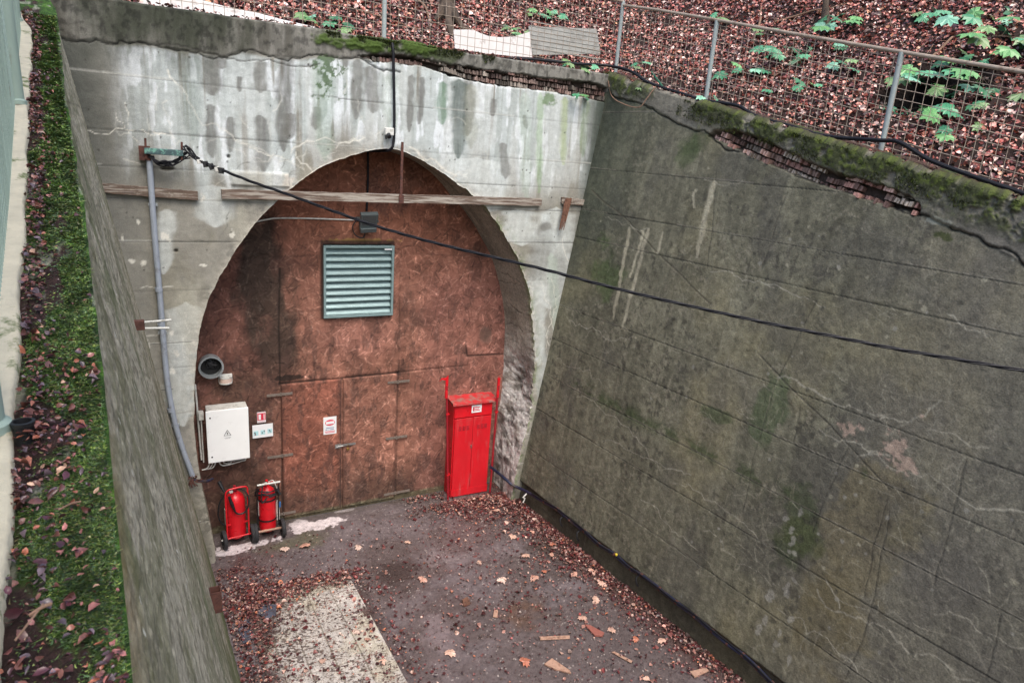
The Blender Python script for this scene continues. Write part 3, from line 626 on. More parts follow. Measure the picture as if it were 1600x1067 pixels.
mo = np.maximum(mo, ss(.26, .1, topd + .3 * (fn(Ug, Vg, .15, .15, 26) - .4)) * ss(8.0, 8.4, Ug) * (over < .3) * .9)
mo = mo * ss(.34, .5, fn(Ug, Vg, .14, .12, 23, 5) + .08)
S.mix(mo, C(48, 56, 22), .92); S.mix(mo * (fn(Ug, Vg, .05, .05, 24) > .58), C(78, 90, 34), .7); S.D += mo * (.02 + .03 * fn(Ug, Vg, .05, .05, 25))
S.mix(ss(.0, .1, over) * (fn(Ug, Vg, .2, .2, 27) > .4), C(72, 50, 42), .9)
cavp = [Wc(*p) for p in [(1106, 212), (1118, 205), (1150, 204), (1200, 222), (1260, 252), (1310, 272), (1352, 283), (1395, 296), (1420, 308), (1436, 322), (1436, 336), (1400, 326), (1330, 302), (1280, 288), (1220, 263), (1160, 237), (1118, 216)]]
sd, _, _ = poly_sd(Ug, Vg, cavp); cm = ss(-.02, .025, sd + .04 * (fn(Ug, Vg, .08, .08, 28) - .5)); S.mix(cm, C(60, 46, 40), .9); S.mix(cm * 0 + mo * 0, C(0, 0, 0), 0)
S.D = S.D * (1 - cm) - .13 * cm
S.D += .016 * (fn(Ug, Vg, .7, .5, 29) - .5) + .009 * (fn(Ug, Vg, .05, .05, 30) - .5)
rw = thing("right_wing_wall", "tall olive-grey leaning concrete wall on the right, with a long gash of bare brick", "retaining wall", (6, 5, ZG))
S.build("wall_face", M_wall, rw, flip=True)
lo = [W(*p) for p in [(1110, 214), (1160, 238), (1220, 264), (1280, 290), (1330, 304), (1400, 328), (1434, 336)]]
rows = []
tan = lo[-1] - lo[0]; tan /= np.linalg.norm(tan); upv = np.cross(tan, n0); upv = upv if upv[2] > 0 else -upv
for k in range(4):
    r = [p + upv * (k * .078 - .015) for p in curve(lo, 4)]; nn = len(r)
    rows.append((r[(0, 1, 3, 6)[k]:(nn, nn, nn - 2, nn - 5)[k]], .068, .05 + .008 * k))
brickwork(rows, "exposed_brickwork", rw, n0, upv, 1.1, .25)

# ================================================================ LEFT WING WALL with mossy ledge
ledge_px = [(85, 20), (90, 75), (95, 130), (104, 190), (115, 250), (125, 325), (135, 400), (143, 475), (150, 550), (160, 650), (170, 750), (178, 825), (186, 905), (193, 985), (200, 1067), (207, 1150)]
le = np.array([L(*p) for p in ledge_px])
le = np.r_[[[-.78, 9.6, 1.31]], le[le[:, 1] < 9.1], [[-.02, .3, LZ0 + LM * .3], [.25, -3, LZ0 - .5]]]
print('ledge', np.round(le[[1, 2, 5, -4, -3]], 2))
def xl0(y): return .54 + .037 * (9.48 - y)                              # foot of the wall
yl = np.r_[np.arange(9.6, 4, -.02), np.arange(4, 2, -.01), np.arange(2, .5, -.0055), np.arange(.5, -3, -.05)]
sz = np.r_[np.linspace(0, .6, 240)[:-1], np.linspace(.6, .9, 210)[:-1], np.linspace(.9, 1, 110)]
Ug, Sg = np.meshgrid(yl, sz, indexing='ij')
ordr = np.argsort(le[:, 1]); tx = np.interp(Ug, le[ordr, 1], le[ordr, 0]); tz = np.interp(Ug, le[ordr, 1], le[ordr, 2])
tx = tx + .03 * (fn(Ug, Ug * 0, .25, 1, 300) - .5) * np.clip(Ug / 4, .25, 1)
zb = ZG - .1; Zg = zb + Sg * (tz - zb); bx = xl0(Ug); P = np.stack([bx + Sg * (tx - bx), Ug, Zg], -1)
n1 = np.array([1, .05, .19]); n1 /= np.linalg.norm(n1); Nn = np.zeros(P.shape) + n1
S = Sheet(Ug, Zg, P, Nn, C(162, 156, 138))
hgt = tz - Zg
S.mul(.82 + .36 * fn(Ug, Zg, .5, 1.2, 301, 5)); S.mul(.9 + .2 * fn(Ug, Zg, .3, .25, 302, 4)); S.mul(.55 + .9 * fn(Ug, Zg, .035, .022, 303, 3)); S.mix(ss(.55, .65, fn(Ug, Zg, .08, .05, 310, 4)), C(66, 66, 48), .5); S.mix(ss(.5, .62, fn(Ug, Zg, .3, .2, 311, 5)), C(104, 106, 76), .5); S.mix(ss(.62, .7, fn(Ug, Zg, .035, .02, 312, 3)), C(176, 170, 150), .5); S.D += .01 * (fn(Ug, Zg, .06, .035, 313, 4) - .5)
S.mix(ss(.5, .65, fn(Ug, Zg, .5, .7, 304, 5)), C(92, 92, 66), .5); S.mix(ss(.56, .7, fn(Ug, Zg, .5, .6, 305, 5)), C(74, 88, 50), .55)
S.mix(ss(-4.3, -5.6, Zg + .5 * (fn(Ug, Zg, .3, .4, 306) - .5)), C(84, 100, 62), .75)
S.mix(ss(.25, .02, hgt + .15 * (fn(Ug, Zg, .1, .1, 307) - .5)) * ss(2.4, 1.6, Ug), C(140, 118, 76), .45)
for k in range(60):
    y = random.uniform(.9, 8.5); z = random.uniform(-5.5, -1); S.line([(y, z), (y + random.gauss(0, .05), z - random.uniform(.3, 1.2))], .005 + .0008 * y, C(188, 182, 164), random.uniform(.25, .7), jag=.03, fade=True)
for k in range(160):
    y = random.uniform(.9, 8.5); S.blob((y, random.uniform(-5.5, -.3)), (.006 + .002 * y, .008 + .003 * y), C(206, 204, 192), .8, rough=.4, ns=.02)
for zc in (.1, -.45, -1.2, -1.95, -2.7, -3.5): S.line([(9.3, zc), (.5, zc)], .008, C(70, 66, 56), .35, jag=.004)
S.line([(9.1, -1.7), (7.2, -2.6), (6.8, -4.4), (6.5, -5.5)], .012, C(206, 200, 184), .75, jag=.03)
S.D += .01 * (fn(Ug, Zg, .4, .6, 308) - .5) + .006 * (fn(Ug, Zg, .06, .05, 309) - .5)
lw = thing("left_wing_wall", "grey-green leaning concrete wall on the left, its top ledge under moss and dead leaves", "retaining wall", (0, 5, ZG))
S.build("wall_face", M_lwall, lw)
# ledge
kp = [(62, -60), (52, 60), (47, 179), (43, 337), (34, 492), (27, 694), (17, 872), (9, 1067), (3, 1200)]
ke = np.array([L(*p) for p in kp]); ke = np.r_[[[-1.15, 9.7, LZ0 + LM * 9.7]], ke[ke[:, 1] < 9], [[-.2, .3, LZ0 + LM * .3], [-.1, -3, LZ0 - .5]]]
ko = np.argsort(ke[:, 1]); print('kerb', np.round(ke, 2))
def ledge_z(y): return np.interp(y, le[ordr, 1], le[ordr, 2])
def kerb_x(y): return np.interp(y, ke[ko, 1], ke[ko, 0])
def lip_x(y): return np.interp(y, le[ordr, 1], le[ordr, 0])
ylg = np.r_[np.arange(9.6, 4, -.03), np.arange(4, 2, -.012), np.arange(2, .5, -.005), np.arange(.5, -3, -.06)]
Ug, Wg = np.meshgrid(ylg, np.linspace(0, 1, 90), indexing='ij')
tx2 = lip_x(Ug) + .03 * (fn(Ug, Ug * 0, .25, 1, 300) - .5) * np.clip(Ug / 4, .25, 1)
X = kerb_x(Ug) - .02 + Wg * (tx2 - kerb_x(Ug) + .02 + .006 + .002 * np.maximum(Ug, 0))
bumpy = .035 * fn(Ug, X, .12, .06, 321) * np.sin(math.pi * np.clip(Wg, .02, .98)) ** .6 + .012 * (fn(Ug, X, .03, .02, 322) - .5) * (Wg < .985)
P = np.stack([X, Ug, ledge_z(Ug) + bumpy], -1); Nn = np.zeros(P.shape); Nn[..., 2] = 1
S = Sheet(Ug, X, P, Nn, C(54, 40, 38))
mk = ss(.4, .55, fn(Ug, X, .35, .1, 323, 5) + .28 * (Wg - .5) + .04)
S.mix(mk, C(48, 78, 30), .9); S.mix(mk * ss(.5, .6, fn(Ug, X, .05, .03, 324)), C(76, 112, 40), .7); S.mix(mk * ss(.55, .65, fn(Ug, X, .1, .05, 325)), C(26, 44, 20), .8)
S.mix(ss(.6, .7, fn(Ug, X, .2, .07, 326)), C(150, 152, 136), .6)
S.build("mossy_ledge", M_moss, lw, flip=False)
LEDGE_MOSS = (Ug, X, P, mk)

# ================================================================ GROUND of the yard
xs = np.arange(.2, 6.6, .014); yg = np.r_[np.arange(10.1, 3.6, -.014), np.arange(3.6, -8, -.15)]
Ug, Yg = np.meshgrid(xs, yg, indexing='ij')
P = np.stack([Ug, Yg, np.full(Ug.shape, ZG)], -1); Nn = np.zeros(P.shape); Nn[..., 2] = 1
S = Sheet(Ug, Yg, P, Nn, C(104, 95, 97)); S.R[:] = .46
S.mul(.75 + .5 * fn(Ug, Yg, .5, .5, 401, 5)); S.mul(.8 + .4 * fn(Ug, Yg, .06, .06, 402, 3)); S.mul(.8 + .4 * fn(Ug, Yg, .18, .18, 410, 5))
wet = ss(.4, .66, fn(Ug, Yg, .9, .6, 403, 6) + .15 * ss(3.2, 5.2, Ug) + .02); S.mix(wet, C(84, 74, 72), .6); S.R -= .22 * wet
for c, r, col, k in [((450, 850), (.8, .3), (92, 90, 74), .8), ((620, 900), (.35, .5), (50, 42, 40), .7), ((760, 790), (.9, .35), (58, 46, 42), .8), ((580, 960), (.2, 1.2), (58, 46, 42), .6), ((860, 860), (.35, .6), (66, 58, 50), .5), ((360, 900), (.5, .5), (66, 40, 38), .7), ((700, 870), (.4, .3), (148, 136, 138), .5), ((680, 1000), (.5, .5), (146, 132, 136), .4), ((830, 960), (.35, .35), (92, 62, 38), .6), ((900, 900), (.3, .3), (84, 60, 44), .4)]:
    S.blob(G(*c), r, C(*col), k, rough=1.2, ns=.3, soft=1.)
for c, r in [((485, 822), (.42, .14)), ((465, 818), (.2, .12)), ((515, 815), (.25, .1)), ((540, 797), (.14, .035)), ((385, 852), (.5, .09)), ((360, 862), (.25, .08))]:
    m = S.blob(G(*c), r, C(206, 196, 198), .9, rough=.9, ns=.12, soft=.08); S.R += .2 * m
sp = fn(Ug, Yg, .02, .02, 405, 2); S.mix(ss(.8, .9, sp), C(196, 186, 180), .8); S.mix(ss(.24, .14, sp), C(56, 34, 36), .8)
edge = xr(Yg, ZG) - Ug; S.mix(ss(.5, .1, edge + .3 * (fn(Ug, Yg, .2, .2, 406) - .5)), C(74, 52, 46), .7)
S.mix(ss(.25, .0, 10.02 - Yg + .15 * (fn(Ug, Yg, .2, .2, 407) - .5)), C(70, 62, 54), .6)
for k in range(14): S.web((random.uniform(2, 5.5), random.uniform(4.5, 9)), C(50, 44, 44), .5, .008, 2, .7)
S.D += .02 * (fn(Ug, Yg, .8, .8, 408) - .5) + .006 * (fn(Ug, Yg, .05, .05, 409) - .5)
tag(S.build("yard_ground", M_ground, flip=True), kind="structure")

# ================================================================ HILL, one sheet round the cutting
def hill(x, y):
    x = np.asarray(x, float); y = np.asarray(y, float)
    zt_ = np.minimum(1.3, -.82 + .2265 * np.maximum(y, -4))
    xR = xr(y, zt_) + .42; d1 = y - 9.62; d2 = x - xR; dl = (np.interp(y, ke[ko, 1], ke[ko, 0]) - .12) - x
    dR = np.sqrt(np.maximum(d1, 0) ** 2 + np.maximum(d2, 0) ** 2); d = np.maximum(dR, np.maximum(dl, 0) * 0)
    slope = .12 * np.minimum(d, .35) + .74 * np.maximum(d - .3, 0) * (1 - .35 * ss(4, 14, d))
    n = .22 * (fn(x, y, 1.6, 1.6, 501) - .5) * ss(.2, 1.6, d) + .07 * (fn(x, y, .35, .35, 502) - .5) * ss(0, .4, d)
    z = zt_ - .02 + slope + n
    zl = np.minimum(LZ0 + LM * np.maximum(y, -4), 1.3) - .06 + .3 * np.maximum(dl, 0)
    left = (dl > -.5) & (x < 1) & (y < 9.62)
    z = np.where(left, zl - .35 + .05 * (fn(x, y, .4, .4, 503) - .5), z)
    for px_, py_, rx_, ry_, dp in PITS: z = z - dp * ss(0, .5, 1 - np.hypot((x - px_) / rx_, (y - py_) / ry_))
    return z
PITS = []
def hit_hill(px, py, tmin=2):
    d = ray(px, py); d = d / np.linalg.norm(d); t = tmin
    while t < 40:
        p = d * t
        if p[2] < float(hill(p[0], p[1])) and not (p[1] < 9.6 and p[0] < xr(p[1], ztR(p[1])) + .4): return p
        t += .03
    return d * 12
p_ = hit_hill(1425, 150); q_ = hit_hill(1500, 120)
PITS = [(p_[0] + .1, p_[1], .45, .5, .5), (q_[0], q_[1], .3, .4, .25)]
xa = np.r_[np.arange(-14, -1.5, .35), np.arange(-1.5, 13, .06), np.arange(13, 30, .5)]; ya = np.r_[np.arange(-8, 1, .3), np.arange(1, 15, .06), np.arange(15, 30, .5)]
Ug, Yg = np.meshgrid(xa, ya, indexing='ij'); Z = hill(Ug, Yg)
ztg = np.minimum(1.3, -.82 + .2265 * np.maximum(Yg, -4))
inside = (Yg < 9.55) & (Ug < xr(Yg, ztg) + .34) & (Ug > np.interp(Yg, ke[ko, 1], ke[ko, 0]) - .1)
S = Sheet(Ug, Yg, np.stack([Ug, Yg, Z], -1), np.zeros(Ug.shape + (3,)), C(46, 33, 30)); S.mul(.7 + .6 * fn(Ug, Yg, .4, .4, 504, 5))
S.mix(ss(.6, .7, fn(Ug, Yg, .5, .5, 505)), C(40, 32, 28), .8)
for px_, py_, rx_, ry_, dp in PITS: S.mix(ss(0, .3, 1 - np.hypot((Ug - px_) / rx_, (Yg - py_) / ry_)), C(20, 17, 16), .95)  # shade of the hollows painted into the soil, almost black
qi = inside[:-1, :-1] & inside[1:, :-1] & inside[1:, 1:] & inside[:-1, 1:]
tag(S.build("hillside", M_soil, keep=~qi), kind="structure")

# ================================================================ BOARDED PARTITION with its doors
def proj(p):
    v = RT @ np.asarray(p, float); return 800 + FOC * v[0] / v[2], 533.5 - FOC * v[1] / v[2]
def strands(S, n, seed):
    gg = np.random.default_rng(seed); u0, v0 = S.U[0, 0], S.V[0, 0]; hu, hv = S.U[1, 0] - u0, S.V[0, 1] - v0; nu, nv = S.U.shape
    for k in range(n):
        cu, cv = gg.uniform(0, nu), gg.uniform(0, nv); a = gg.uniform(0, math.pi); l = gg.uniform(.025, .085); wd = gg.uniform(.004, .012)
        ru, rv = int(l / hu) + 2, int(l / hv) + 2; i0, i1 = max(0, int(cu) - ru), min(nu, int(cu) + ru); j0, j1 = max(0, int(cv) - rv), min(nv, int(cv) + rv)
        if i1 <= i0 or j1 <= j0: continue
        U = (np.arange(i0, i1)[:, None] - cu) * hu; V = (np.arange(j0, j1)[None, :] - cv) * hv
        p = U * math.cos(a) + V * math.sin(a); q = -U * math.sin(a) + V * math.cos(a)
        m = np.clip((l - np.abs(p)) / .01, 0, 1) * np.clip((wd - np.abs(q)) / .006 + .3, 0, 1)
        f = gg.lognormal(0, .23); tint = np.array([1, 1, 1.]) if f < 1.15 else np.array([1.0, 1.06, 1.08])
        S.C[i0:i1, j0:j1] *= 1 + (m[..., None] * (np.clip(f, .4, 2.3) * tint - 1)); S.D[i0:i1, j0:j1] += .0012 * m * (f - 1)
part = thing("board_partition", "red-brown chipboard wall filling the arch, with double doors and louvre", "partition", (3, YO, ZG))
xo = np.arange(.1, 5.8, .0105); zo = np.arange(ZG, .05, .0105)
Ug, Vg = np.meshgrid(xo, zo, indexing='ij'); P = np.stack([Ug, np.full(Ug.shape, YO), Vg], -1); Nn = np.zeros(P.shape); Nn[..., 1] = -1
def paint_osb(S, U, V):
    S.mul(.8 + .4 * fn(U, V, .8, .8, 601, 5))
    S.mix(ss(-2.4, -.9, V + .5 * (fn(U, V, .5, .5, 602) - .5)), C(112, 66, 46), .6)
    S.mix(ss(.9, .2, np.hypot((U - 2.9) / 1.1, (V + 3.0) / .6)), C(150, 104, 92), .6)
    S.mix(ss(1.9, 1.2, U + .3 * (fn(U, V, .4, .8, 603) - .5)) , C(92, 62, 56), .6)
    m = ss(.5, .1, np.abs(U - 1.5 + .1 * (V + 2)) / 1. + .9 * (fn(U, V, .25, .5, 604, 5) - .5)) * ss(-4.4, -3.0, V) * ss(-.9, -1.3, V)
    S.mix(m, C(52, 46, 40), .85)
    m = ss(.5, .1, np.abs(U - 1.05) / 1.2 + .9 * (fn(U, V, .2, .2, 606, 5) - .5)) * ss(-3.2, -3.6, V) * (U < 1.75)
    S.mix(m, C(76, 58, 48), .7)
    S.mix(ss(-5.0, -5.75, V + .5 * (fn(U, V, .3, .3, 605, 5) - .5)), C(72, 56, 48), .75)
    S.mix(ss(.55, .7, fn(U, V, .35, .5, 607, 5)), C(84, 58, 50), .5)
    S.mix(ss(3.7, 4.3, U) * ss(-1.6, -2.4, V), C(132, 88, 80), .45)
    S.mul(.72 + .56 * fn(U, V, .3, .45, 611, 6)); S.mix(ss(.55, .68, fn(U, V, .12, .3, 612, 5)) * ss(-1.5, -3.5, V), C(66, 50, 46), .55)
    S.mix(ss(.05, .0, V - ZG - .06 - .05 * fn(U, V, .2, .2, 608)), C(88, 86, 66), .7)
S = Sheet(Ug, Vg, P, Nn, C(132, 91, 77)); paint_osb(S, Ug, Vg); strands(S, 26000, 3)
def oline(pts, w=.014, col=C(30, 24, 22), a=.85, d=.01): S.line([O(*p) for p in pts], w, col, a, jag=.004, depth=d)
oline([(437, 420), (437, 600)]); oline([(437, 490), (620, 480)], a=.25, d=.004); oline([(625, 430), (622, 582)], a=.35, d=.004); oline([(728, 540), (730, 556), (786, 553)]); oline([(622, 582), (730, 571)], a=.3)
oline([(437, 600), (622, 582)], w=.03); oline([(440, 600), (442, 800)], w=.012); oline([(622, 582), (618, 770)], a=.5)
oline([(360, 405), (600, 395), (760, 400)], a=.2, d=.003)
S.blob(O(455, 590), (.35, .05), C(24, 20, 18), .85, rough=.8, ns=.08); S.blob(O(760, 525), (.16, .2), C(92, 74, 66), .7)
sd, nx, ny = poly_sd(Ug, Vg, [tuple(p) for p in BK] + [(5.45, -7), (.5, -7)])
ins = sd > -.06; keep = ins[:-1, :-1] & ins[1:, :-1] & ins[1:, 1:] & ins[:-1, 1:]
(lvx0, lvz1), (lvx1, lvz0) = O(502, 377), O(612.5, 491.5)
hole = (Ug > lvx0 + .03) & (Ug < lvx1 - .03) & (Vg > lvz0 + .03) & (Vg < lvz1 - .03); hq = hole[:-1, :-1] & hole[1:, :-1] & hole[1:, 1:] & hole[:-1, 1:]
S.blob(((lvx0 + lvx1) / 2, lvz1 + .015), (.6, .03), C(150, 120, 70), .8, rough=.9, ns=.05)
S.mix(np.exp(-((np.maximum(np.abs(Ug - (lvx0 + lvx1) / 2) - (lvx1 - lvx0) / 2, 0) + np.maximum(np.abs(Vg - (lvz0 + lvz1) / 2) - (lvz1 - lvz0) / 2, 0)) / .02) ** 2), C(36, 28, 26), .8)
S.build("board_panel", M_osb, part, keep=keep & ~hq)
MB().box(((lvx0 + lvx1) / 2, YO + .2, (lvz0 + lvz1) / 2), (1.3, .02, 1.3)).build("dark_opening_sheet", M_dark, part)  # near-black sheet standing in for the unlit space behind the louvre
# doors: two leaves, proud of the boarding
(dx0, dz1), (dxm, _), (dx1, _) = O(438, 600), O(534.5, 591), O(621, 583); dzt = O(530, 591)[1]; print('door', dx0, dxm, dx1, dzt)
for (a, b) in ((dx0, dxm - .006), (dxm + .006, dx1)):
    u = np.linspace(a, b, 88); v = np.linspace(ZG + .05, dzt - .01, 225); Ug, Vg = np.meshgrid(u, v, indexing='ij')
    Y = np.full(Ug.shape, YO - .03)
    e = (np.minimum(np.minimum(Ug - a, b - Ug), np.minimum(Vg - v[0], v[-1] - Vg)) < 1e-6); Y[e] = YO + .01
    P = np.stack([Ug, Y, Vg], -1); Nn = np.zeros(P.shape); Nn[..., 1] = -1
    S = Sheet(Ug, Vg, P, Nn, C(130, 82, 68) if a < dxm - .1 else C(134, 92, 78)); paint_osb(S, Ug, Vg); strands(S, 2200, int(a * 10))
    ed = np.minimum(Ug - a, b - Ug); S.mix(ss(.05, .0, ed + .03 * (fn(Ug, Vg, .1, .2, 620) - .5)), C(70, 48, 42), .6)
    if a < dxm - .1: S.mix(ss(.1, .0, b - Ug), C(60, 48, 44), .7)
    leaf = S.build("door_leaf", M_osb, part)
    hs = [(417, 457, 617), (418, 458, 713), (424, 462, 803)] if a < dxm - .1 else [(640, 606, 597), (636, 603, 684), (640, 600, 770)]
    for x0, x1, y in hs:
        p, q = onY(x0, y + (1 if x0 < x1 else -2), YO - .045), onY(x1, y - (2 if x0 < x1 else -1), YO - .045); zc = (p[2] + q[2]) / 2
        mb = MB().box(((p[0] + q[0]) / 2, YO - .04, zc), (abs(q[0] - p[0]), .012, .04)); kx = dx0 if a < dxm - .1 else dx1
        mb.cyl((kx, YO - .045, zc - .03), (kx, YO - .045, zc + .03), .012)
        for s_ in (-.12, -.05, .07, .13): mb.cyl((kx + s_, YO - .05, zc), (kx + s_, YO - .046, zc), .007, n=8)
        mb.build("strap_hinge", M_hinge, leaf)
    if a < dxm - .1:
        p = onY(530, 697, YO - .045); mb = MB().box((p[0] - .02, YO - .036, p[2]), (.09, .01, .07)).box((p[0] + .14, YO - .045, p[2] + .01), (.26, .012, .035)); mb.cyl((p[0] - .05, YO - .055, p[2]), (p[0] + .06, YO - .055, p[2]), .008); mb.build("hasp", M_steel, leaf)
        mb = MB().box((p[0] + .14, YO - .065, p[2] - .06), (.045, .02, .04)); mb.tube(curve([(p[0] + .126, YO - .065, p[2] - .04), (p[0] + .126, YO - .065, p[2] + .0), (p[0] + .14, YO - .065, p[2] + .016), (p[0] + .154, YO - .065, p[2]), (p[0] + .154, YO - .065, p[2] - .04)], 3), .0035, 6)
        mb.build("padlock", M_brass, leaf, bevel=.002)
# louvre
lc = thing("x", None, None); bpy.data.objects.remove(lc)
a0, a1, b0, b1 = lvx0 + .02, lvx1 - .005, lvz0 + .005, lvz1 - .06
mb = MB(); fw = .035
for cx_, cz_, sx, sz_ in (((a0 + a1) / 2, b1 - fw / 2, a1 - a0, fw), ((a0 + a1) / 2, b0 + fw / 2, a1 - a0, fw), (a0 + fw / 2, (b0 + b1) / 2, fw, b1 - b0 - 2 * fw), (a1 - fw / 2, (b0 + b1) / 2, fw, b1 - b0 - 2 * fw)): mb.box((cx_, YO - .025, cz_), (sx, .07, sz_))
lou = mb.build("louvre", M_louv, part, bevel=.003)
mb = MB(); ns_ = 10; H = (b1 - b0 - 2 * fw)
for k in range(ns_):
    z = b0 + fw + H * (k + .5) / ns_; xm = (a0 + a1) / 2 + random.uniform(-.002, .002); hw = (a1 - a0) / 2 - fw - .001
    prof = [(.045, H / ns_ * .52), (-.02, -H / ns_ * .3), (-.035, -H / ns_ * .42), (-.03, -H / ns_ * .46), (-.012, -H / ns_ * .35), (.05, H / ns_ * .46)]
    V = [(xm + s_ * hw, YO + y, z + zz_) for s_ in (-1, 1) for y, zz_ in prof]; n = 6
    mb.add(V, [tuple(range(n)), tuple(range(2 * n - 1, n - 1, -1))] + [(i, i + n, (i + 1) % n + n, (i + 1) % n) for i in range(n)])
mb.build("louvre_blades", M_louv, lou, smooth=False)
MB().box((a1 - .1, YO - .062, b1 - .055), (.12, .003, .022)).build("maker_label", M_sign, lou)
# round duct stub
c = onY(329, 571, YO - .06); r = .155
mb = MB().lathe([(r, 0), (r, .17), (r - .014, .172), (r - .014, .0)], (c[0], YO + .01, c[2]), (0, -1, 0)); mb.lathe([(r + .012, .15), (r + .012, .172), (r, .172)], (c[0], YO + .01, c[2]), (0, -1, 0))
du = thing("duct_stub", "short round grey vent pipe poking out of the boards, above the white box", "vent pipe", (c[0], YO, c[2]))
mb.build("pipe_rim", M_galv, du)
MB().lathe([(r - .015, .06), (.001, .06)], (c[0], YO + .01, c[2]), (0, -1, 0)).build("dark_inside_disc", M_dark, du)  # near-black disc standing in for the shade inside the pipe
mb = MB()
for k in range(7):
    pts = [(c[0] + random.uniform(-.09, .06) + .02 * j, YO - .07 - .02 * math.sin(j), c[2] + .06 - .03 * j + random.uniform(-.02, .02)) for j in range(-1, 4)]; mb.tube(curve(pts, 4), .008, 6)
mb.build("coiled_wires", M_black, du)
# bulkhead lamp
c = onY(352.5, 592, YO - .05); la = thing("bulkhead_lamp", "small pale half-round lamp on the boards beside the vent pipe", "lamp", (c[0], YO, c[2]))
MB().box((c[0], YO - .015, c[2]), (.19, .03, .13)).build("base_plate", M_whiteold, la, bevel=.008)
MB().lathe([(.085, -.035), (.088, 0), (.085, .035), (.02, .036)], (c[0], YO - .03, c[2] - .015), (0, 0, 1)).build("diffuser", M_amber, la)
MB().lathe([(.092, .032), (.092, .048), (.001, .05)], (c[0], YO - .03, c[2] - .015), (0, 0, 1)).lathe([(.092, -.052), (.092, -.036), (.08, -.034)], (c[0], YO - .03, c[2] - .015), (0, 0, 1)).build("cap_ring", M_whiteold, la)
# floodlight
c = onY(576, 344, 9.8); fl = thing("floodlight", "square grey floodlight tilted down above the louvre", "floodlight", (c[0], YO, c[2]))
rot = Matrix.Rotation(R(32), 3, 'X') @ Matrix.Rotation(R(-4), 3, 'Y')
mb = MB().box(c, (.26, .07, .25), rot); 
for k in range(7): mb.box(np.array(c) + np.array(rot @ Vector((-.1 + .033 * k, .05, .02))), (.006, .03, .17), rot)
mb.box(np.array(c) + np.array(rot @ Vector((0, -.02, -.155))), (.24, .09, .07), rot); mb.build("housing", M_lamp, fl, bevel=.008)
MB().box(np.array(c) + np.array(rot @ Vector((0, -.037, .02))), (.2, .006, .17), rot).build("front_glass", M_glass, fl)
mb = MB()
for s_ in (-1, 1): mb.box(np.array(c) + np.array((s_ * .14, .06, .0)), (.008, .2, .03), Matrix.Rotation(R(10), 3, 'X'))
mb.box((c[0], YO - .02, c[2]), (.29, .03, .05)); mb.build("bracket", M_lamp, fl)
def cable(name, label, pts, r, m, k=6, n=8, parent=None, cat="cable", group=None, extra=None):
    mb = MB().tube(curve(pts, k), r, n)
    if extra: extra(mb)
    o = mb.build(name, m, parent)
    return tag(o, label, cat, group) if parent is None else o
cable("lamp_cable", "thin pale cable curving along the boards to the floodlight", [onY(*p, YO - .02) for p in [(398, 347), (418, 343), (440, 341), (500, 342), (553, 344)]], .011, M_whiteold)
cable("lamp_cable", "black cable hanging straight down the boards to the floodlight", [onY(*p, YO - .03) for p in [(575, 232), (575, 280), (573, 330)]], .016, M_cable)
cable("lamp_tail", "short black cable looping below the floodlight", [onY(*p, YO - .06) for p in [(556, 345), (551, 355), (555, 367), (566, 372), (570, 366), (570, 355)]], .009, M_black)
# electric cabinet
yf_ = 9.72; A, Bq, Cq, Dq = [onY(*p, yf_) for p in [(319.5, 643.5), (387, 636), (391.5, 714.5), (327, 725)]]
x0, x1, z1, z0 = (A[0] + Dq[0]) / 2, (Bq[0] + Cq[0]) / 2, (A[2] + Bq[2]) / 2, (Cq[2] + Dq[2]) / 2; print('ebox', x0, x1, z0, z1)
eb = thing("electric_cabinet", "white metal electric cabinet with a warning triangle on its door", "electric cabinet", ((x0 + x1) / 2, YO, z0))
MB().box(((x0 + x1) / 2 + .005, (yf_ + .03 + YO) / 2, (z0 + z1) / 2), (x1 - x0 - .02, YO - yf_ - .03, z1 - z0 - .02)).build("body", M_whiteold, eb, bevel=.006)
MB().box(((x0 + x1) / 2, yf_ + .012, (z0 + z1) / 2), (x1 - x0, .024, z1 - z0)).build("door", M_white, eb, bevel=.008)
dr = [o for o in eb.children if o.name.startswith("door")][0]
mb = MB()
for f_ in (.87, .12): mb.cyl((x0 + .055, yf_ - .004, z0 + (z1 - z0) * f_), (x0 + .055, yf_ + .002, z0 + (z1 - z0) * f_), .012); mb.sep()
mb.build_each("door_lock", M_ink, dr)
mb = MB(); tc_ = ((x0 + x1) / 2 - .01, (z0 + z1) / 2 + .03); s_ = .055
tri = [(tc_[0] + s_ * math.cos(a), tc_[1] + s_ * math.sin(a)) for a in (R(90), R(210), R(330))]
for p, q in zip(tri, tri[1:] + tri[:1]): mb.tube([(p[0], yf_ - .001, p[1]), (q[0], yf_ - .001, q[1])], .0032, 4)
mb.prism([(0, .03), (-.014, -.002), (-.002, -.002), (-.006, -.022), (.014, .008), (.002, .008)], (tc_[0], yf_ - .001, tc_[1]), (1, 0, 0), (0, 0, 1), (0, -1, 0), .002)
for k in range(2): mb.box((tc_[0], yf_ - .001, tc_[1] - .06 - .014 * k), (.09 - .02 * k, .001, .003))
mb.build("warning_mark", M_ink, dr, smooth=False)
MB().box(((x0 + x1) / 2 + .1, 9.84, z0 - .02), (.24, .14, .04)).build("gland_plate", M_galv, eb)
mb = MB(); yb = 9.84
for k, (a, dp, b) in enumerate([(x0 + .16, .11, x1 - .05), (x0 + .21, .09, x1 - .19)]):
    mb.tube(curve([(a, yb, z0), (a, yb, z0 - dp * .6), (a + .03, yb, z0 - dp), (a + .1, yb, z0 - dp - .01), (b - .06, yb, z0 - dp + .02), (b, yb, z0 - dp * .7), (b, yb, z0)], 5), .009, 8); mb.sep()
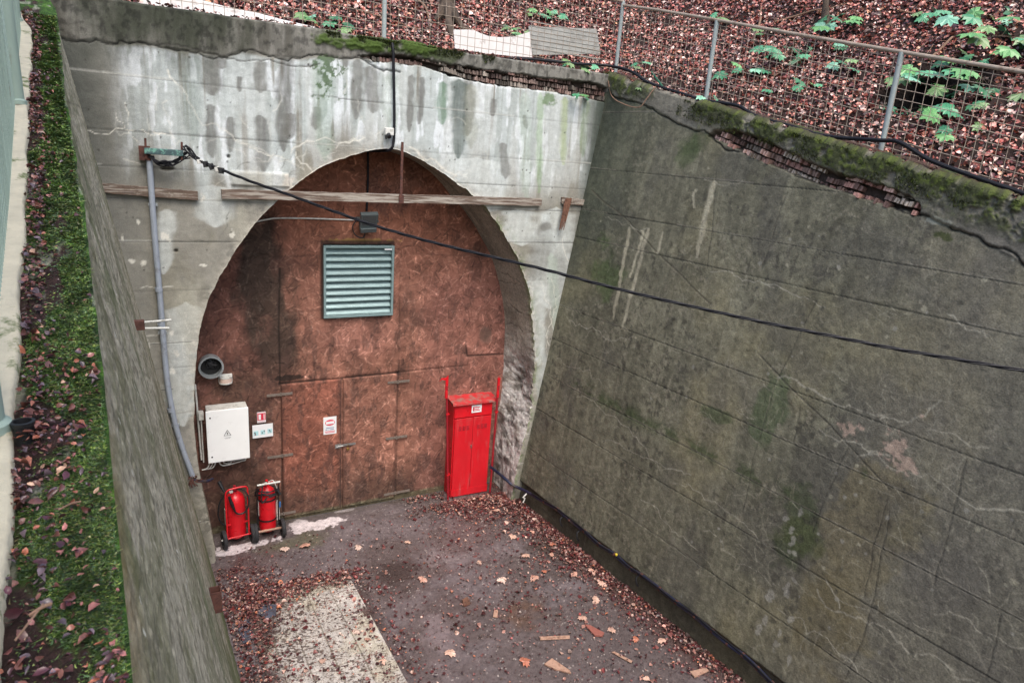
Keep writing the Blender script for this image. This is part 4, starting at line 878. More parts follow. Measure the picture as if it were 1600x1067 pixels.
for k, a in enumerate((.06, .1, .02)): mb.tube(curve([(x0 + a, yb, z0), (x0 + a - .0, yb, z0 - .07), (x0 + a - .04, yb, z0 - .13), (x0 + a - .1, yb + .02, z0 - .15)], 5), .009, 8); mb.sep()
mb.build_each("conduit", M_whiteold, eb)
MB().box((x0 - .05, 9.9, z1 - .12), (.07, .1, .12)).build("junction_box", M_whiteold, eb, bevel=.006)
mb = MB(); mb.cyl((x0 - .05, 9.9, z1 - .18), (x0 - .05, 9.9, z0 - .05), .01); mb.sep(); mb.cyl((x0 - .1, 9.93, z1 + .35), (x0 - .075, 9.93, z0 - .02), .013); mb.build_each("side_conduit", M_whiteold, eb)
# signs
def board_sign(px, name, label, marks):
    P4 = [onY(*p, YO - .035) for p in px]; xa_, xb_ = (P4[0][0] + P4[3][0]) / 2, (P4[1][0] + P4[2][0]) / 2; zt_, zb_ = (P4[0][2] + P4[1][2]) / 2, (P4[2][2] + P4[3][2]) / 2
    t = thing(name, label, "sign", ((xa_ + xb_) / 2, YO, zb_)); W_, H_ = xb_ - xa_, zt_ - zb_; yy = YO - .035
    MB().box(((xa_ + xb_) / 2, yy + .004, (zt_ + zb_) / 2), (W_, .008, H_)).build("plate", M_sign, t, bevel=.001)
    by = {}
    for (m, kind, u, v, su, sv) in marks:
        mb = by.setdefault(m.name, (m, MB()))[1]; c_ = (xa_ + W_ * u, yy - .0015, zb_ + H_ * v)
        if kind == 'b': mb.box(c_, (W_ * su, .002, H_ * sv))
        elif kind == 'o': mb.prism([(W_ * su / 2 * math.cos(a), H_ * sv / 2 * math.sin(a)) for a in np.linspace(0, 2 * math.pi, 24, endpoint=False)], (c_[0], yy - .0005, c_[2]), (1, 0, 0), (0, 0, 1), (0, -1, 0), .002)
        elif kind == 'w': mb.box((c_[0], yy - .004, c_[2]), (W_ * su, .002, H_ * sv))
        elif kind == 't':
            n = int(su * 20)
            for i in range(n):
                if random.random() < .85: mb.box((c_[0] - W_ * su / 2 + W_ * su * (i + .5) / n, yy - .0015, c_[2]), (W_ * su / n * .62, .002, H_ * sv * random.uniform(.7, 1)))
    for nm, (m, mb) in by.items(): mb.build("printing", m, t, smooth=False)
    return t
board_sign([(505, 652.5), (525.5, 650), (526, 676.5), (505.8, 679.5)], "door_sign", "white notice with a red oval on the left door leaf", [(M_inkr, 'o', .5, .67, .76, .34), (M_sign, 'w', .5, .67, .64, .15), (M_inkb, 't', .5, .37, .62, .055), (M_inkb, 't', .5, .27, .7, .055), (M_inkr, 'b', .5, .17, .78, .03), (M_inkr, 'b', .5, .1, .7, .03)])
board_sign([(401.5, 644.5), (415, 643), (415.5, 659), (402, 661)], "extinguisher_sign", "small red and white fire sign on the boards, right of the white cabinet", [(M_inkr, 'b', .5, .6, .94, .74), (M_sign, 'w', .3, .55, .26, .5), (M_sign, 'w', .8, .55, .1, .5), (M_sign, 'w', .5, .93, .9, .05), (M_inkr, 't', .5, .1, .8, .06)])
board_sign([(394, 665), (426, 661), (427, 681), (395, 685)], "instruction_sign", "white sign with three small pale blue pictures, below the red fire sign", [(M_inkc, 'b', .17, .38, .22, .34), (M_inkc, 'b', .5, .4, .22, .34), (M_inkc, 'b', .84, .44, .22, .34), (M_inkr, 'b', .13, .3, .05, .14), (M_inkr, 'b', .86, .38, .04, .14), (M_ink, 'b', .11, .42, .06, .08), (M_ink, 'b', .47, .36, .05, .12), (M_ink, 'b', .57, .48, .05, .12), (M_ink, 'b', .83, .48, .04, .1)])

# ================================================================ WHEELED EXTINGUISHERS
def wheel(x, y, r, parent, nm="wheel"):
    s = 1 if x > 0 else -1
    t = MB().lathe([(r * .66, -.024), (r * .93, -.028), (r, -.016), (r, .016), (r * .93, .028), (r * .66, .024), (r * .66, -.024)], (x, y, r), (1, 0, 0), 36); t = t.build(nm, M_tyre, parent, world=False)
    rm = MB().lathe([(r * .67, -.02), (r * .6, -.012), (r * .25, -.006), (r * .2, -.02), (.001, -.022)], (x, y, r), (1, 0, 0), 28)
    rm.lathe([(r * .67, .02), (r * .6, .012), (r * .25, .006), (r * .2, .02), (.001, .022)], (x, y, r), (1, 0, 0), 28)
    rm.build("rim", M_black, t, world=False); MB().cyl((x + .02 * s, y, r), (x + .04 * s, y, r), .014).build("hub_cap", M_whiteold, t, world=False)
def arc_pts(c, r, a0, a1, n, ax='xz', dy=0):
    return [(c[0] + r * math.cos(a), c[1] + dy * k / n, c[2] + r * math.sin(a)) for k, a in enumerate(np.linspace(a0, a1, n))]
def extinguisher(loc, rz, style, label):
    e = thing("wheeled_extinguisher", label, "fire extinguisher", loc, rz, "wheeled fire extinguishers")
    rb = .125 if style else .138; ty = .13; zb = .07; zt = .70
    prof = [(.001, zb), (rb * .6, zb + .01), (rb * .95, zb + .05), (rb, zb + .09), (rb, zt - .02), (rb * .97, zt + .03), (rb * .8, zt + .085), (rb * .5, zt + .12), (.04, zt + .135), (.035, zt + .16), (.001, zt + .16)]
    MB().lathe(prof, (0, ty, 0), n=40).build("tank", M_red, e, world=False)
    MB().lathe([(.03, zt + .15), (.042, zt + .16), (.042, zt + .19), (.02, zt + .2), (.02, zt + .24), (.001, zt + .245)], (0, ty, 0)).box((.05, ty, zt + .2), (.1, .02, .018)).build("valve", M_redold if style == 0 else M_red, e, world=False)
    ht = .97; hw = .155; m = M_red if style == 0 else M_black
    mb = MB()
    if style == 0:
        loop = [(-hw, 0, .15), (-hw, 0, .5), (-hw, .0, ht - .1), (-hw + .03, -.01, ht - .02), (-hw + .1, -.015, ht), (hw - .07, -.015, ht), (hw - .015, -.01, ht - .02), (hw, 0, ht - .1), (hw, 0, .5), (hw, 0, .15)]
        mb.tube(curve(loop, 4), .012, 10); mb.cyl((-hw - .06, 0, .15), (hw + .06, 0, .15), .012)
        mb.box((0, .03, .36), (2 * hw, .006, .03)); mb.build("trolley_frame", M_red, e, world=False)
        hose = [(-.07, .1, .9), (-.0, .05, .93), (.1, .0, .9), (.155, -.03, .8), (.15, -.05, .66), (.08, -.055, .56), (.0, -.05, .56), (-.04, -.045, .6)]
        h_ = MB().tube(curve(hose, 6), .012, 8).build("hose", M_black, e, world=False)
        MB().tube([(-.04, -.045, .6), (-.08, -.035, .74), (-.11, -.03, .86)], [.012, .026, .02], 10).build("nozzle", M_black, h_, world=False)
        MB().tube(curve([(-.14, .1, .85), (-.22, .12, .7), (-.24, .14, .5), (-.2, .15, .35), (-.13, .13, .3)], 6), .012, 8).build("hose", M_black, e, world=False)
        MB().tube([(-.2, .2, 1.02), (-.14, .12, .86)], [.03, .018], 10).build("horn", M_black, e, world=False)
        MB().prism([(-.055, 0), (.055, 0), (.055, .25), (-.055, .25)], (-rb - .012, ty, .32), (0, 1, 0), (0, 0, 1), (1, 0, 0), .006).build("label", M_whiteold, e, world=False)
        mb = MB().cyl((0, ty, 0), (0, ty, .0), .01) if False else MB().box((-.07, .03, .9), (.05, .03, .03)); mb.build("gauge_block", M_whiteold, e, world=False, bevel=.004)
    else:
        for s_ in (-1, 1): mb.tube(curve([(s_ * hw, ty * .6, .16), (s_ * hw, ty * .5, .6), (s_ * hw, .02, .85), (s_ * (hw + .005), -.05, ht)], 4), .01, 8)
        for zc in (.3, .64): mb.lathe([(rb + .004, -.012), (rb + .009, -.012), (rb + .009, .012), (rb + .004, .012)], (0, ty, zc), n=36)
        mb.build("trolley_frame", M_black, e, world=False)
        MB().cyl((-hw - .01, -.052, ht), (hw + .012, -.052, ht + .0), .014).build("handle_bar", M_whiteold, e, world=False)
        MB().cyl((-hw - .05, 0, .15), (hw + .05, 0, .15), .018).build("axle", M_fresh, e, world=False)
        mb = MB(); pts = []
        for k in range(3 * 16 + 1):
            a = -math.pi / 2 + 2 * math.pi * k / 16; rr = .165 + .012 * math.sin(k * .7); pts.append((rr * math.cos(a), ty + rr * math.sin(a) * .85 - .02, .70 + .0022 * k - .05 * math.cos(a - math.pi / 2) * .6 + .01 * math.sin(k)))
        mb.tube(curve(pts, 2), .011, 8); h_ = mb.build("hose", M_black, e, world=False)
        MB().tube(curve([(-.02, ty - .15, .72), (-.1, ty - .17, .66), (-.1, ty - .16, .82), (-.06, ty - .1, .93), (0, ty - .05, .93)], 6), .011, 8).build("hose", M_black, e, world=False)
        MB().tube([(.12, ty - .14, .84), (.17, ty - .16, .74)], [.014, .022], 10).build("nozzle", M_black, h_, world=False)
        MB().tube(curve([(.02, ty, .9), (.09, ty - .06, .94), (.14, ty - .1, .8)], 5), .007, 8).build("gas_pipe", M_whiteold, e, world=False)
        MB().lathe([(.001, 0), (.028, .01), (.028, .3), (.014, .34), (.001, .35)], (rb + .03, ty, .22)).build("gas_bottle", M_whiteold, e, world=False)
        MB().box((rb + .05, ty - .03, .5), (.04, .03, .09)).build("regulator", M_bluep, e, world=False, bevel=.004)
        MB().prism([(-.05, 0), (.05, 0), (.05, .24), (-.05, .24)], (-rb - .01, ty, .38), (0, 1, 0), (0, 0, 1), (1, 0, 0), .006).build("label", M_whiteold, e, world=False)
        MB().box((-.03, ty - .09, .93), (.04, .04, .03)).build("gauge_block", M_whiteold, e, world=False, bevel=.004)
    for s_ in (-1, 1): wheel(s_ * (hw + .045), 0, .145, e)
    return e
p1, p2 = G(353, 858), G(394, 848); p3, p4 = G(403, 846), G(440, 838)
extinguisher(((p1[0] + p2[0]) / 2, (p1[1] + p2[1]) / 2 + .03, ZG), math.atan2(p2[1] - p1[1], p2[0] - p1[0]) * .6 + .05, 0, "left of two wheeled red extinguishers, with a red trolley frame and looped handle")
extinguisher(((p3[0] + p4[0]) / 2, (p3[1] + p4[1]) / 2 + .02, ZG), math.atan2(p4[1] - p3[1], p4[0] - p3[0]) * .5, 1, "right of two wheeled red extinguishers, with black hose coiled round it and white bars")

# ================================================================ RED HOSE CABINET and poles
M_roofd = mat('dusty_red_roof', C(186, 44, 48), .6, 0, .2, 10, C(140, 108, 100), 6, .46, .62)
q0, q1 = G(703, 777.5), G(760.5, 767); rzc = math.atan2(q1[1] - q0[1], q1[0] - q0[0]); Wd = math.dist(q0, q1); Dd = .3; Hh = 1.8
print('cab', q0, q1, Wd)
cb = thing("hose_cabinet", "tall bright red metal cabinet with double doors beside the rough arch edge", "cabinet", (q0[0], q0[1], ZG), rzc)
MB().box((Wd / 2, Dd / 2 + .01, Hh / 2), (Wd, Dd - .02, Hh)).build("body", M_red, cb, world=False, bevel=.004)
mb = MB(); mb.prism([(-.05, .0), (Dd - .01, .03), (Dd - .01, .042), (-.05, .012), (-.056, -.03), (-.05, -.03)], (-.05, 0, Hh + .005), (0, 1, 0), (0, 0, 1), (1, 0, 0), Wd + .13); mb.build("roof", M_roofd, cb, world=False, bevel=.003)
MB().box((Wd / 2, .0, Hh - .14), (Wd - .02, .012, .26)).build("header_panel", M_red, cb, world=False, bevel=.003)
for k, (a, b) in enumerate(((.02, Wd / 2 - .003), (Wd / 2 + .003, Wd - .02))):
    d = MB().box(((a + b) / 2, -.004, (Hh - .3) / 2 + .02), (b - a, .016, Hh - .32)).build("door", M_redd, cb, world=False, bevel=.003)
    mb = MB()
    for i in range(3):
        for j in range(4): mb.box(((a + b) / 2 - .07 + .07 * i, -.014, Hh - .44 - .022 * j), (.052, .008, .008), Matrix.Rotation(R(25), 3, 'X'))
    mb.build("vent_slots", M_redold, d, world=False)
    if k == 0: MB().cyl((b - .015, -.022, .98), (b - .015, -.008, .98), .013).box((b - .015, -.02, .955), (.012, .01, .04)).build("lock", M_steel, d, world=False)
MB().box((Wd / 2, -.001 - .008, .08), (Wd - .01, .012, .13)).build("kick_panel", M_redd, cb, world=False)
pl_ = MB().box((Wd * .5 + .05, -.009, Hh - .13), (.19, .006, .14)).build("plaque", M_sign, cb, world=False)
mb = MB()
for k in range(3): mb.box((Wd * .5 + .05 + random.uniform(-.01, .01), -.0135, Hh - .1 - .03 * k), (.13 - .03 * (k == 1), .002, .014))
mb.box((Wd * .5 - .01, -.0135, Hh - .13), (.02, .002, .08)); mb.build("plaque_print", M_inkr, pl_, world=False)
def hook_pole(px, y, label, hook=1):
    b = onY(*px[1], y); t_ = onY(*px[0], y); t = thing("hook_pole", label, "pole", (b[0], y, ZG), 0, "red poles standing at the cabinet corners")
    top = (t_[0], y, t_[2]); bot = (b[0], y, ZG)
    MB().cyl(bot, np.array(top) - (0, 0, .12), .017).build("pole", M_redold, t)
    mb = MB().box(np.array(top) - (0, 0, .09), (.045, .02, .22)); mb.prism([(0, 0), (-.1 * hook, .03), (-.13 * hook, .0), (-.1 * hook, .05), (-.02 * hook, .05), (.02 * hook, .09), (.02 * hook, 0)], np.array(top) - (0, .008, .03), (1, 0, 0), (0, 0, 1), (0, 1, 0), .016)
    mb.lathe([(.024, 0), (.026, .03), (.026, .1), (.02, .14)], (top[0], y, top[2] - .34)); mb.build("hook_head", M_red, t)
    mb = MB()
    for f_ in (.22, .72): mb.lathe([(.022, -.015), (.026, 0), (.022, .015)], np.array(bot) + f_ * (np.array(top) - bot)).box(np.array(bot) + f_ * (np.array(top) - bot) + (.02, .03, 0), (.05, .06, .012)); mb.sep()
    mb.build_each("pole_clip", M_red, t)
hook_pole(((698.5, 592), (700, 779)), q0[1] - .07, "red pole with a hooked head standing at the left front corner of the red cabinet")
hook_pole(((779.5, 592), (765.5, 769)), q1[1] - .09, "red pole standing between the red cabinet and the rough arch edge", -.25)

# ================================================================ on the headwall
def plank(a, b, th, hh, y, label, m=M_wood, name="wooden_plank", group=None, n=40):
    p, q = onY(*a, y), onY(*b, y); V = []; Fc = []
    for i in range(n + 1):
        t = i / n; c = p + (q - p) * t; j = random.uniform(-.004, .004); k = hh / 2 * random.uniform(.93, 1.05); e = .02 * (i in (0, n)) * random.random()
        V += [(c[0], y - th / 2 + j, c[2] - k), (c[0], y - th / 2 + j, c[2] + k * 1.0), (c[0], y + th / 2, c[2] + k), (c[0], y + th / 2, c[2] - k)]
    for i in range(n):
        for s_ in range(4): Fc.append((4 * i + s_, 4 * i + (s_ + 1) % 4, 4 * i + 4 + (s_ + 1) % 4, 4 * i + 4 + s_))
    Fc += [(3, 2, 1, 0), tuple(4 * n + s_ for s_ in range(4))]
    return tag(link_mesh(name, V, Fc, m, smooth=False), label, "plank", group)
plank((154, 293), (309, 306), .05, .11, 9.17, "short weathered plank on the headwall behind the grey conduit")
plank((346, 303), (845, 316), .06, .115, 9.165, "long weathered plank spanning the top of the arch")
plank((877, 313), (926, 318), .04, .1, 9.18, "short dark plank end fixed near the right wall")
p, q = onY(889, 308, 9.13), onY(877, 360, 9.1); mb = MB(); dv = (q - p) / np.linalg.norm(q - p)
for k in range(7):
    o = (k - 3) * .017; l0 = random.uniform(0, .04); l1 = random.uniform(-.1, .05); a = p + (o, 0, 0) + dv * l0; b = q + (o * .7, random.uniform(-.01, .01), 0) + dv * l1; mb.tube([a, (a + b) / 2 + (random.uniform(-.006, .006), 0, 0), b], [.012, .012, .005], 5)
tag(mb.build("broken_plank", M_woodx), "splintered piece of plank dangling down beside the right wall", "plank")
p, q = onY(628, 222, 9.12), onY(627, 317, 9.12); rr = thing("iron_rod", "rusty flat iron bar hanging from the crown of the arch to the long plank", "iron bar", p)
MB().box((p + q) / 2, (.035, .012, p[2] - q[2])).build("bar", M_rust, rr); MB().box(q + (0, 0, .05), (.07, .02, .12)).build("strap", M_rust, rr, bevel=.003)
# conduit
cd = thing("grey_conduit", "long grey plastic conduit bending down the headwall to a frayed end", "conduit", onY(240, 300, 9.14))
MB().tube(curve([onY(*p, 9.13) for p in [(233, 246), (236, 290), (241, 360), (247, 430), (251, 478), (256, 540), (262, 600), (272, 655), (285, 700), (301, 744)]], 6), .034, 12).build("pipe", M_pvc, cd)
mb = MB()
for x, y in [(248, 452), (252, 508), (267, 640)]: c = onY(x, y, 9.13); mb.lathe([(.037, -.03), (.042, -.028), (.042, .028), (.037, .03)], c, (.1, 0, -1)); mb.sep()
mb.build_each("pipe_coupling", M_pvc, cd)
mb = MB()
for x, y in [(239, 320), (254, 520), (275, 665)]: c = onY(x, y, 9.13); mb.box(c + (0, .03, 0), (.1, .05, .03)); mb.sep()
mb.build_each("pipe_clip", M_galv, cd)
c = onY(303, 748, 9.12); mb = MB()
for k in range(16):
    a = random.uniform(0, 6.28); mb.tube(curve([c, c + (.05 * math.cos(a), -.02, .05 * math.sin(a)), c + (.1 * math.cos(a + .6), random.uniform(-.05, .02), -.03 + .08 * math.sin(a + .6))], 3), .007, 5)
mb.build("frayed_wires", M_rust, cd)
MB().tube(curve([c, onY(312, 752, 9.12), onY(325, 751, 9.2), onY(332, 748, 9.5)], 5), .02, 8).build("cable_tail", M_cableb, cd)
# bracket and overhead line
a, b = onY(226, 237, 9.08), onY(286, 238.5, 9.0); bk_ = thing("cable_bracket", "green-grey steel arm on the headwall holding the overhead cable", "bracket", a)
d = b - a; MB().box((a + b) / 2, (np.linalg.norm(d), .06, .07), Matrix.Rotation(math.atan2(d[1], d[0]), 3, 'Z')).build("arm", M_verdi, bk_, bevel=.006)
MB().cyl(onY(227, 216, 9.08), onY(228, 248, 9.08), .012).box(a + (.0, .06, -.02), (.12, .1, .16)).sep().cyl(onY(284, 222, 9.0), onY(284, 250, 9.0), .012).build_each("spike", M_rust, bk_)
mb = MB()
for k in range(9):
    s0, e0 = onY(232 + random.uniform(-3, 8), 244, 9.08), onY(288 + random.uniform(-6, 12), 240 + random.uniform(-4, 8), 9.0); mid = [onY(232 + 58 * t, 244 + random.uniform(6, 17) * math.sin(math.pi * t) ** .6, 9.06 - random.uniform(0, .06)) for t in (.2, .45, .7)]
    mb.tube(curve([s0] + mid + [e0], 5), .0075, 6)
for k in range(6): s0 = onY(284 + 2 * k, 230 + random.uniform(-4, 6), 9.0); mb.tube(curve([s0, onY(296 + k, 238 + random.uniform(-6, 6), 8.95), onY(312, 252 + random.uniform(-5, 4), 8.94)], 5), .009, 6)
mb.build("loose_wires", M_cable, bk_)
a = onY(309, 250, 8.95); dline = None
E0 = ray(1600, 579); E = E0 * (2.45 / E0[1]); hz = np.array([E[0] - a[0], E[1] - a[1]]); nrm_ = np.array([hz[1], -hz[0], 0.])
pts = [onP(x, y, nrm_, nrm_ @ a) for x, y in [(309, 250), (330, 259), (390, 283), (450, 304), (515, 328), (580, 351), (640, 369), (700, 385), (775, 403), (850, 421), (925, 441), (1000, 460), (1100, 483), (1200, 505), (1300, 525), (1400, 545), (1500, 562), (1600, 579), (1750, 602)]]
dv_ = (pts[-1] - pts[-2]) / np.linalg.norm(pts[-1] - pts[-2]); pts += [pts[-1] + dv_ * 3 + (0, 0, .25), pts[-1] + dv_ * 7 + (0, 0, 1.2)]; cp = curve(pts, 10); oh = thing("overhead_cable", "black twisted cable bundle slung across from the left bracket past the right wall", "cable", pts[0])
cp = np.array(cp); dd_ = np.r_[0, np.cumsum(np.linalg.norm(np.diff(cp, axis=0), axis=1))]; tt = np.arange(0, dd_[-1], .03); cq = np.stack([np.interp(tt, dd_, cp[:, i]) for i in range(3)], 1)
tg = np.gradient(cq, axis=0); tg /= np.linalg.norm(tg, axis=1)[:, None]; s1 = np.cross(tg, [0, 0, 1.]); s1 /= np.linalg.norm(s1, axis=1)[:, None]; s2 = np.cross(s1, tg)
for k in range(3):
    ph = tt * 9. + k * 2.094; off = .0095 * (np.cos(ph)[:, None] * s1 + np.sin(ph)[:, None] * s2); MB().tube(list(cq + off), .0085, 6).build("strand", M_cable, oh)
mb = MB()
for t_, m_ in ((.04, 0), (.12, 1), (.22, 1), (.3, 0), (.36, 1)):
    i = int(t_ / .03); mb.box(cq[min(i, len(cq) - 1)] + (0, 0, -.01), (.06, .04, .07 if m_ else .05), Matrix.Rotation(random.uniform(-.5, .5), 3, 'Y'), m=m_); mb.sep()
mb.build_each("line_clamp", [M_whiteold, M_black], oh, bevel=.004)
# black down cable with junction
cable("down_cable", "black cable running down the headwall from the moss to the small white box", [onY(604, 63, 9.4), onY(610, 66, 9.25), onY(614, 74, 9.16), onY(615, 110, 9.15), onY(616, 160, 9.15), onY(616, 200, 9.15), onY(615, 222, 9.15), onY(611, 233, 9.16), onY(600, 236, 9.3), onY(578, 236, 9.8)], .02, M_cable)
c = onY(608, 206, 9.13); jb = thing("junction_box", "small white splash-stained box beside the black down cable above the arch", "junction box", c)
MB().box(c, (.12, .07, .1)).build("case", M_whiteold, jb, bevel=.01); MB().cyl(c + (-.02, -.035, -.04), c + (-.02, -.075, -.07), .03).cyl(c + (-.05, -.02, -.05), c + (-.05, -.03, -.1), .012).build("lens_barrel", M_black, jb)
# small bracket on left wall, rusty box section
def at_left(px, py):                                                   # on the left wall face, from its foot line and lip
    lo_, hi_ = .5, 9.4
    best = None
    for y in np.linspace(9.3, 1, 900):
        d = ray(px, py); p = d * (y / d[1]); s_ = (p[2] - ZG + .1) / (ledge_z(y) - ZG + .1); x = xl0(y) + s_ * (lip_x(y) - xl0(y))
        if best is None or abs(p[0] - x) < best[0]: best = (abs(p[0] - x), p)
    return best[1]
c = at_left(331, 938) + (.03, 0, 0); print('rusty', c); rb_ = thing("rusty_box_section", "stub of rusty square steel tube sticking out of the left wall", "steel stub", c); s_ = .045
mb = MB()
for dx_, dz_, sx, sz_ in ((0, s_, 2 * s_, .008), (0, -s_, 2 * s_, .008), (s_, 0, .008, 2 * s_ - .008), (-s_, 0, .008, 2 * s_ - .008)): mb.box(c + (dx_ * .9, dz_, .0), (sx * 1, sz_, .2) if False else ((sx if dx_ == 0 else .008), (.008 if dx_ == 0 else sz_), .2))
mb.build("tube_wall", M_rust, rb_); MB().cyl(c - (.1, 0, .02), c - (.02, 0, .02), .02).build("anchor", M_rust, rb_)
c = at_left(211, 508) + (.03, 0, 0); hb = thing("wall_bracket", "small red-brown bracket with two white prongs high on the left wall", "bracket", c)
MB().box(c, (.08, .06, .08)).build("plate", M_rust, hb, bevel=.004); MB().cyl(c + (.02, 0, .02), c + (.24, 0, .03), .009).sep().cyl(c + (.02, 0, -.03), c + (.22, 0, -.04), .009).build_each("prong", M_whiteold, hb)

# ================================================================ cable along the foot of the right wall
pp = [(766, 729), (785, 744), (800, 757), (815, 764), (832, 773), (850, 784), (870, 795), (890, 812), (912, 829), (935, 850), (960, 866), (985, 888), (1002, 898), (1030, 919), (1056, 940), (1085, 962), (1112, 985), (1136, 1005), (1160, 1022), (1183, 1043), (1205, 1066), (1240, 1100)]
pts = [W(*p, off=.05) if p[0] > 805 else onY(*p, 9.3 - .1 * (p[0] > 790)) for p in pp]
fc = thing("foot_cable", "thick blue-black cable run along the foot of the right wall", "cable", pts[5])
MB().tube(curve(pts, 6), .026, 10).build("sheath", M_cableb, fc)
mb = MB(); off = np.array((-.02, 0, .028)); mb.tube(curve([p + off + np.random.default_rng(i).normal(0, .006, 3) for i, p in enumerate(pts[4:])], 5), .012, 8); mb.build("thin_lead", M_cable, fc)
mb = MB()
for i in range(5, len(pts) - 1, 1):
    d = pts[i + 1] - pts[i]; mb.tube([pts[i] - d * .02, pts[i] + d * .1], .031, 10); mb.sep()
mb.build_each("tape_wrap", M_rust, fc)
mb = MB()
for x, y in ((822, 769), (880, 806), (906, 828), (999, 897)):
    p = W(x, y, off=.03); mb.tube(curve([p, p + (-.05, 0, -.04), p + (-.05, -.02, -.12), p + (-.02, -.03, -.17)], 4), .014, 6); mb.sep()
mb.build_each("cable_hook", M_black, fc)
p = W(823, 771, off=.09); MB().tube(curve([p, p + (-.07, 0, -.06), p + (-.03, 0, -.08), p + (-.06, 0, -.16)], 3), .012, 6).build("paper_tag", M_whiteold, fc)
p = W(963, 866, off=.09); MB().lathe([(.001, -.02), (.018, -.012), (.018, .012), (.001, .02)], p).build("yellow_tag", M_yel, fc)

# ================================================================ FENCES
def xf(y): z = ztR(y); return xr(y, z) + .26
YFN = 9.42
def wire_fence(name, label, pos, y_or_s, hgt, pitch, r, mtop, posts, rail=True, postm=M_post, pr=.03, zoff=0, meshr=None, wm=M_wire):
    t = thing(name, label, "fence", pos(y_or_s[0])); s0, s1 = y_or_s; n = int((s1 - s0) / pitch); mb = MB()
    Lg = []
    for k in range(n + 1):
        s = s0 + k * pitch; a = np.array(pos(s)); j = np.random.default_rng(k).normal(0, .004, 2); mb.tube([a + (0, 0, zoff), a + (j[0], j[1], hgt * .5), a + (0, 0, hgt - .02)], r, 4, cap=False)
    for k in range(int(hgt / pitch) + 1):
        pts = [np.array(pos(s0 + (s1 - s0) * i / 24)) + (0, 0, zoff + k * pitch + .004 * math.sin(i * 1.7 + k)) for i in range(25)]; mb.tube(pts, r, 4, cap=False)
    mb.build("wire_mesh", wm, t)
    if rail:
        MB().tube([np.array(pos(s0 + (s1 - s0) * i / 12)) + (0, 0, hgt + .005 * math.sin(i)) for i in range(13)], .021, 10).build("top_rail", M_wire, t)
    for i, s in enumerate(posts):
        a = np.array(pos(s)); MB().cyl(a - (0, 0, .15), a + (0, 0, hgt - .005), pr, n=14).build("post", postm, t)
    return t
hr = 1.06
ysr = []
for bx_ in (1102, 1374):
    y = min(np.linspace(9.3, 1, 1700), key=lambda yy: abs(proj((xf(yy), yy, ztR(yy)))[0] - bx_)); ysr.append(y); print('post', bx_, y, proj((xf(y), y, ztR(y))), proj((xf(y), y, ztR(y) + hr)))
xcorner = xf(YFN); print('corner', proj((xcorner, YFN, 1.3)), proj((xcorner, YFN, 1.3 + hr)), 'f600', onY(600, 62, YFN))
wire_fence("mesh_fence", "rusty wire mesh fence along the top of the right wall with a tube rail", lambda s: (xf(9.42 - s) , 9.42 - s, ztR(9.42 - s) + .01), (0, 9.9), hr, .1, .0037, None, [YFN - ysr[0], YFN - ysr[1], YFN - ysr[1] + (ysr[0] - ysr[1]) * .82, YFN - ysr[1] + 2 * (ysr[0] - ysr[1]) * .8])
hf = 1.12; ff = wire_fence("mesh_fence", "wire mesh fence standing on top of the headwall over the arch", lambda s: (-1.6 + s, YFN, 1.31), (0, xcorner + 1.6), hf, .115, .0037, None, [onY(600, 62, YFN)[0] + 1.6, xcorner + 1.6, .3])
c = np.array((xcorner, YFN, 1.31 + hf)); MB().cyl(c, c + (-.12, .06, .3), .014).sep().cyl(c, c + (.14, -.02, .26), .014).build_each("outrigger", M_post, ff)
# left fence, close to the camera
def posL(s): y = 8.8 - s; return (kerb_x(y) - .035 - .006 * y, y, ledge_z(y) + .04)
lp = []
for (bx_, by_) in ((41, 176), (6, 695)):
    p = L(bx_, by_); lp.append(8.8 - p[1]); print('lpost', p)
lf = wire_fence("fine_mesh_fence", "fine mesh fence on the left edge of the mossy ledge with pale green posts", posL, (0, 8.6), 1.5, .03, .0022, None, [], rail=False, wm=M_postg)
for k, (s_, rr_) in enumerate(((lp[0], .045), (lp[1], .05), (lp[0] - 2.6, .045))):
    a = np.array(posL(s_)) + (.0 if k != 1 else -.02, 0, 0); MB().cyl(a, a + (0, 0, 1.75), rr_, n=20).lathe([(rr_ + .012, 0), (rr_ + .012, .02), (rr_, .03)], a, n=20).build("post", M_postg, lf)
# kerb under it
V = []; Fc = []; yk = np.r_[np.arange(9.6, 2, -.05), np.arange(2, .4, -.015), np.arange(.4, -3, -.1)]
for i, y in enumerate(yk):
    xk = kerb_x(y); z = ledge_z(y); hk = .05; j = .006 * math.sin(y * 9) + random.uniform(-.002, .002); wk = .1 + .01 * y
    V += [(xk + j, y, z - .05), (xk + j - .002, y, z + hk - .008), (xk - .01 + j, y, z + hk), (xk - wk, y, z + hk), (xk - wk, y, z - .1)]
n = len(yk); Fc = [(5 * i + k, 5 * i + k + 1, 5 * i + 6 + k, 5 * i + 5 + k) for i in range(n - 1) for k in range(4)]
M_kerb = mat("pale_kerb", C(190, 182, 160), .85, 0, .15, 14, C(84, 98, 52), 5, .56, .64, bump=.003, bscale=60)
kb = thing("concrete_kerb", "pale cream kerb strip between the moss and the left fence", "kerb", (kerb_x(5), 5, ledge_z(5)))
link_mesh("kerb_stone", V, Fc, M_kerb, kb)

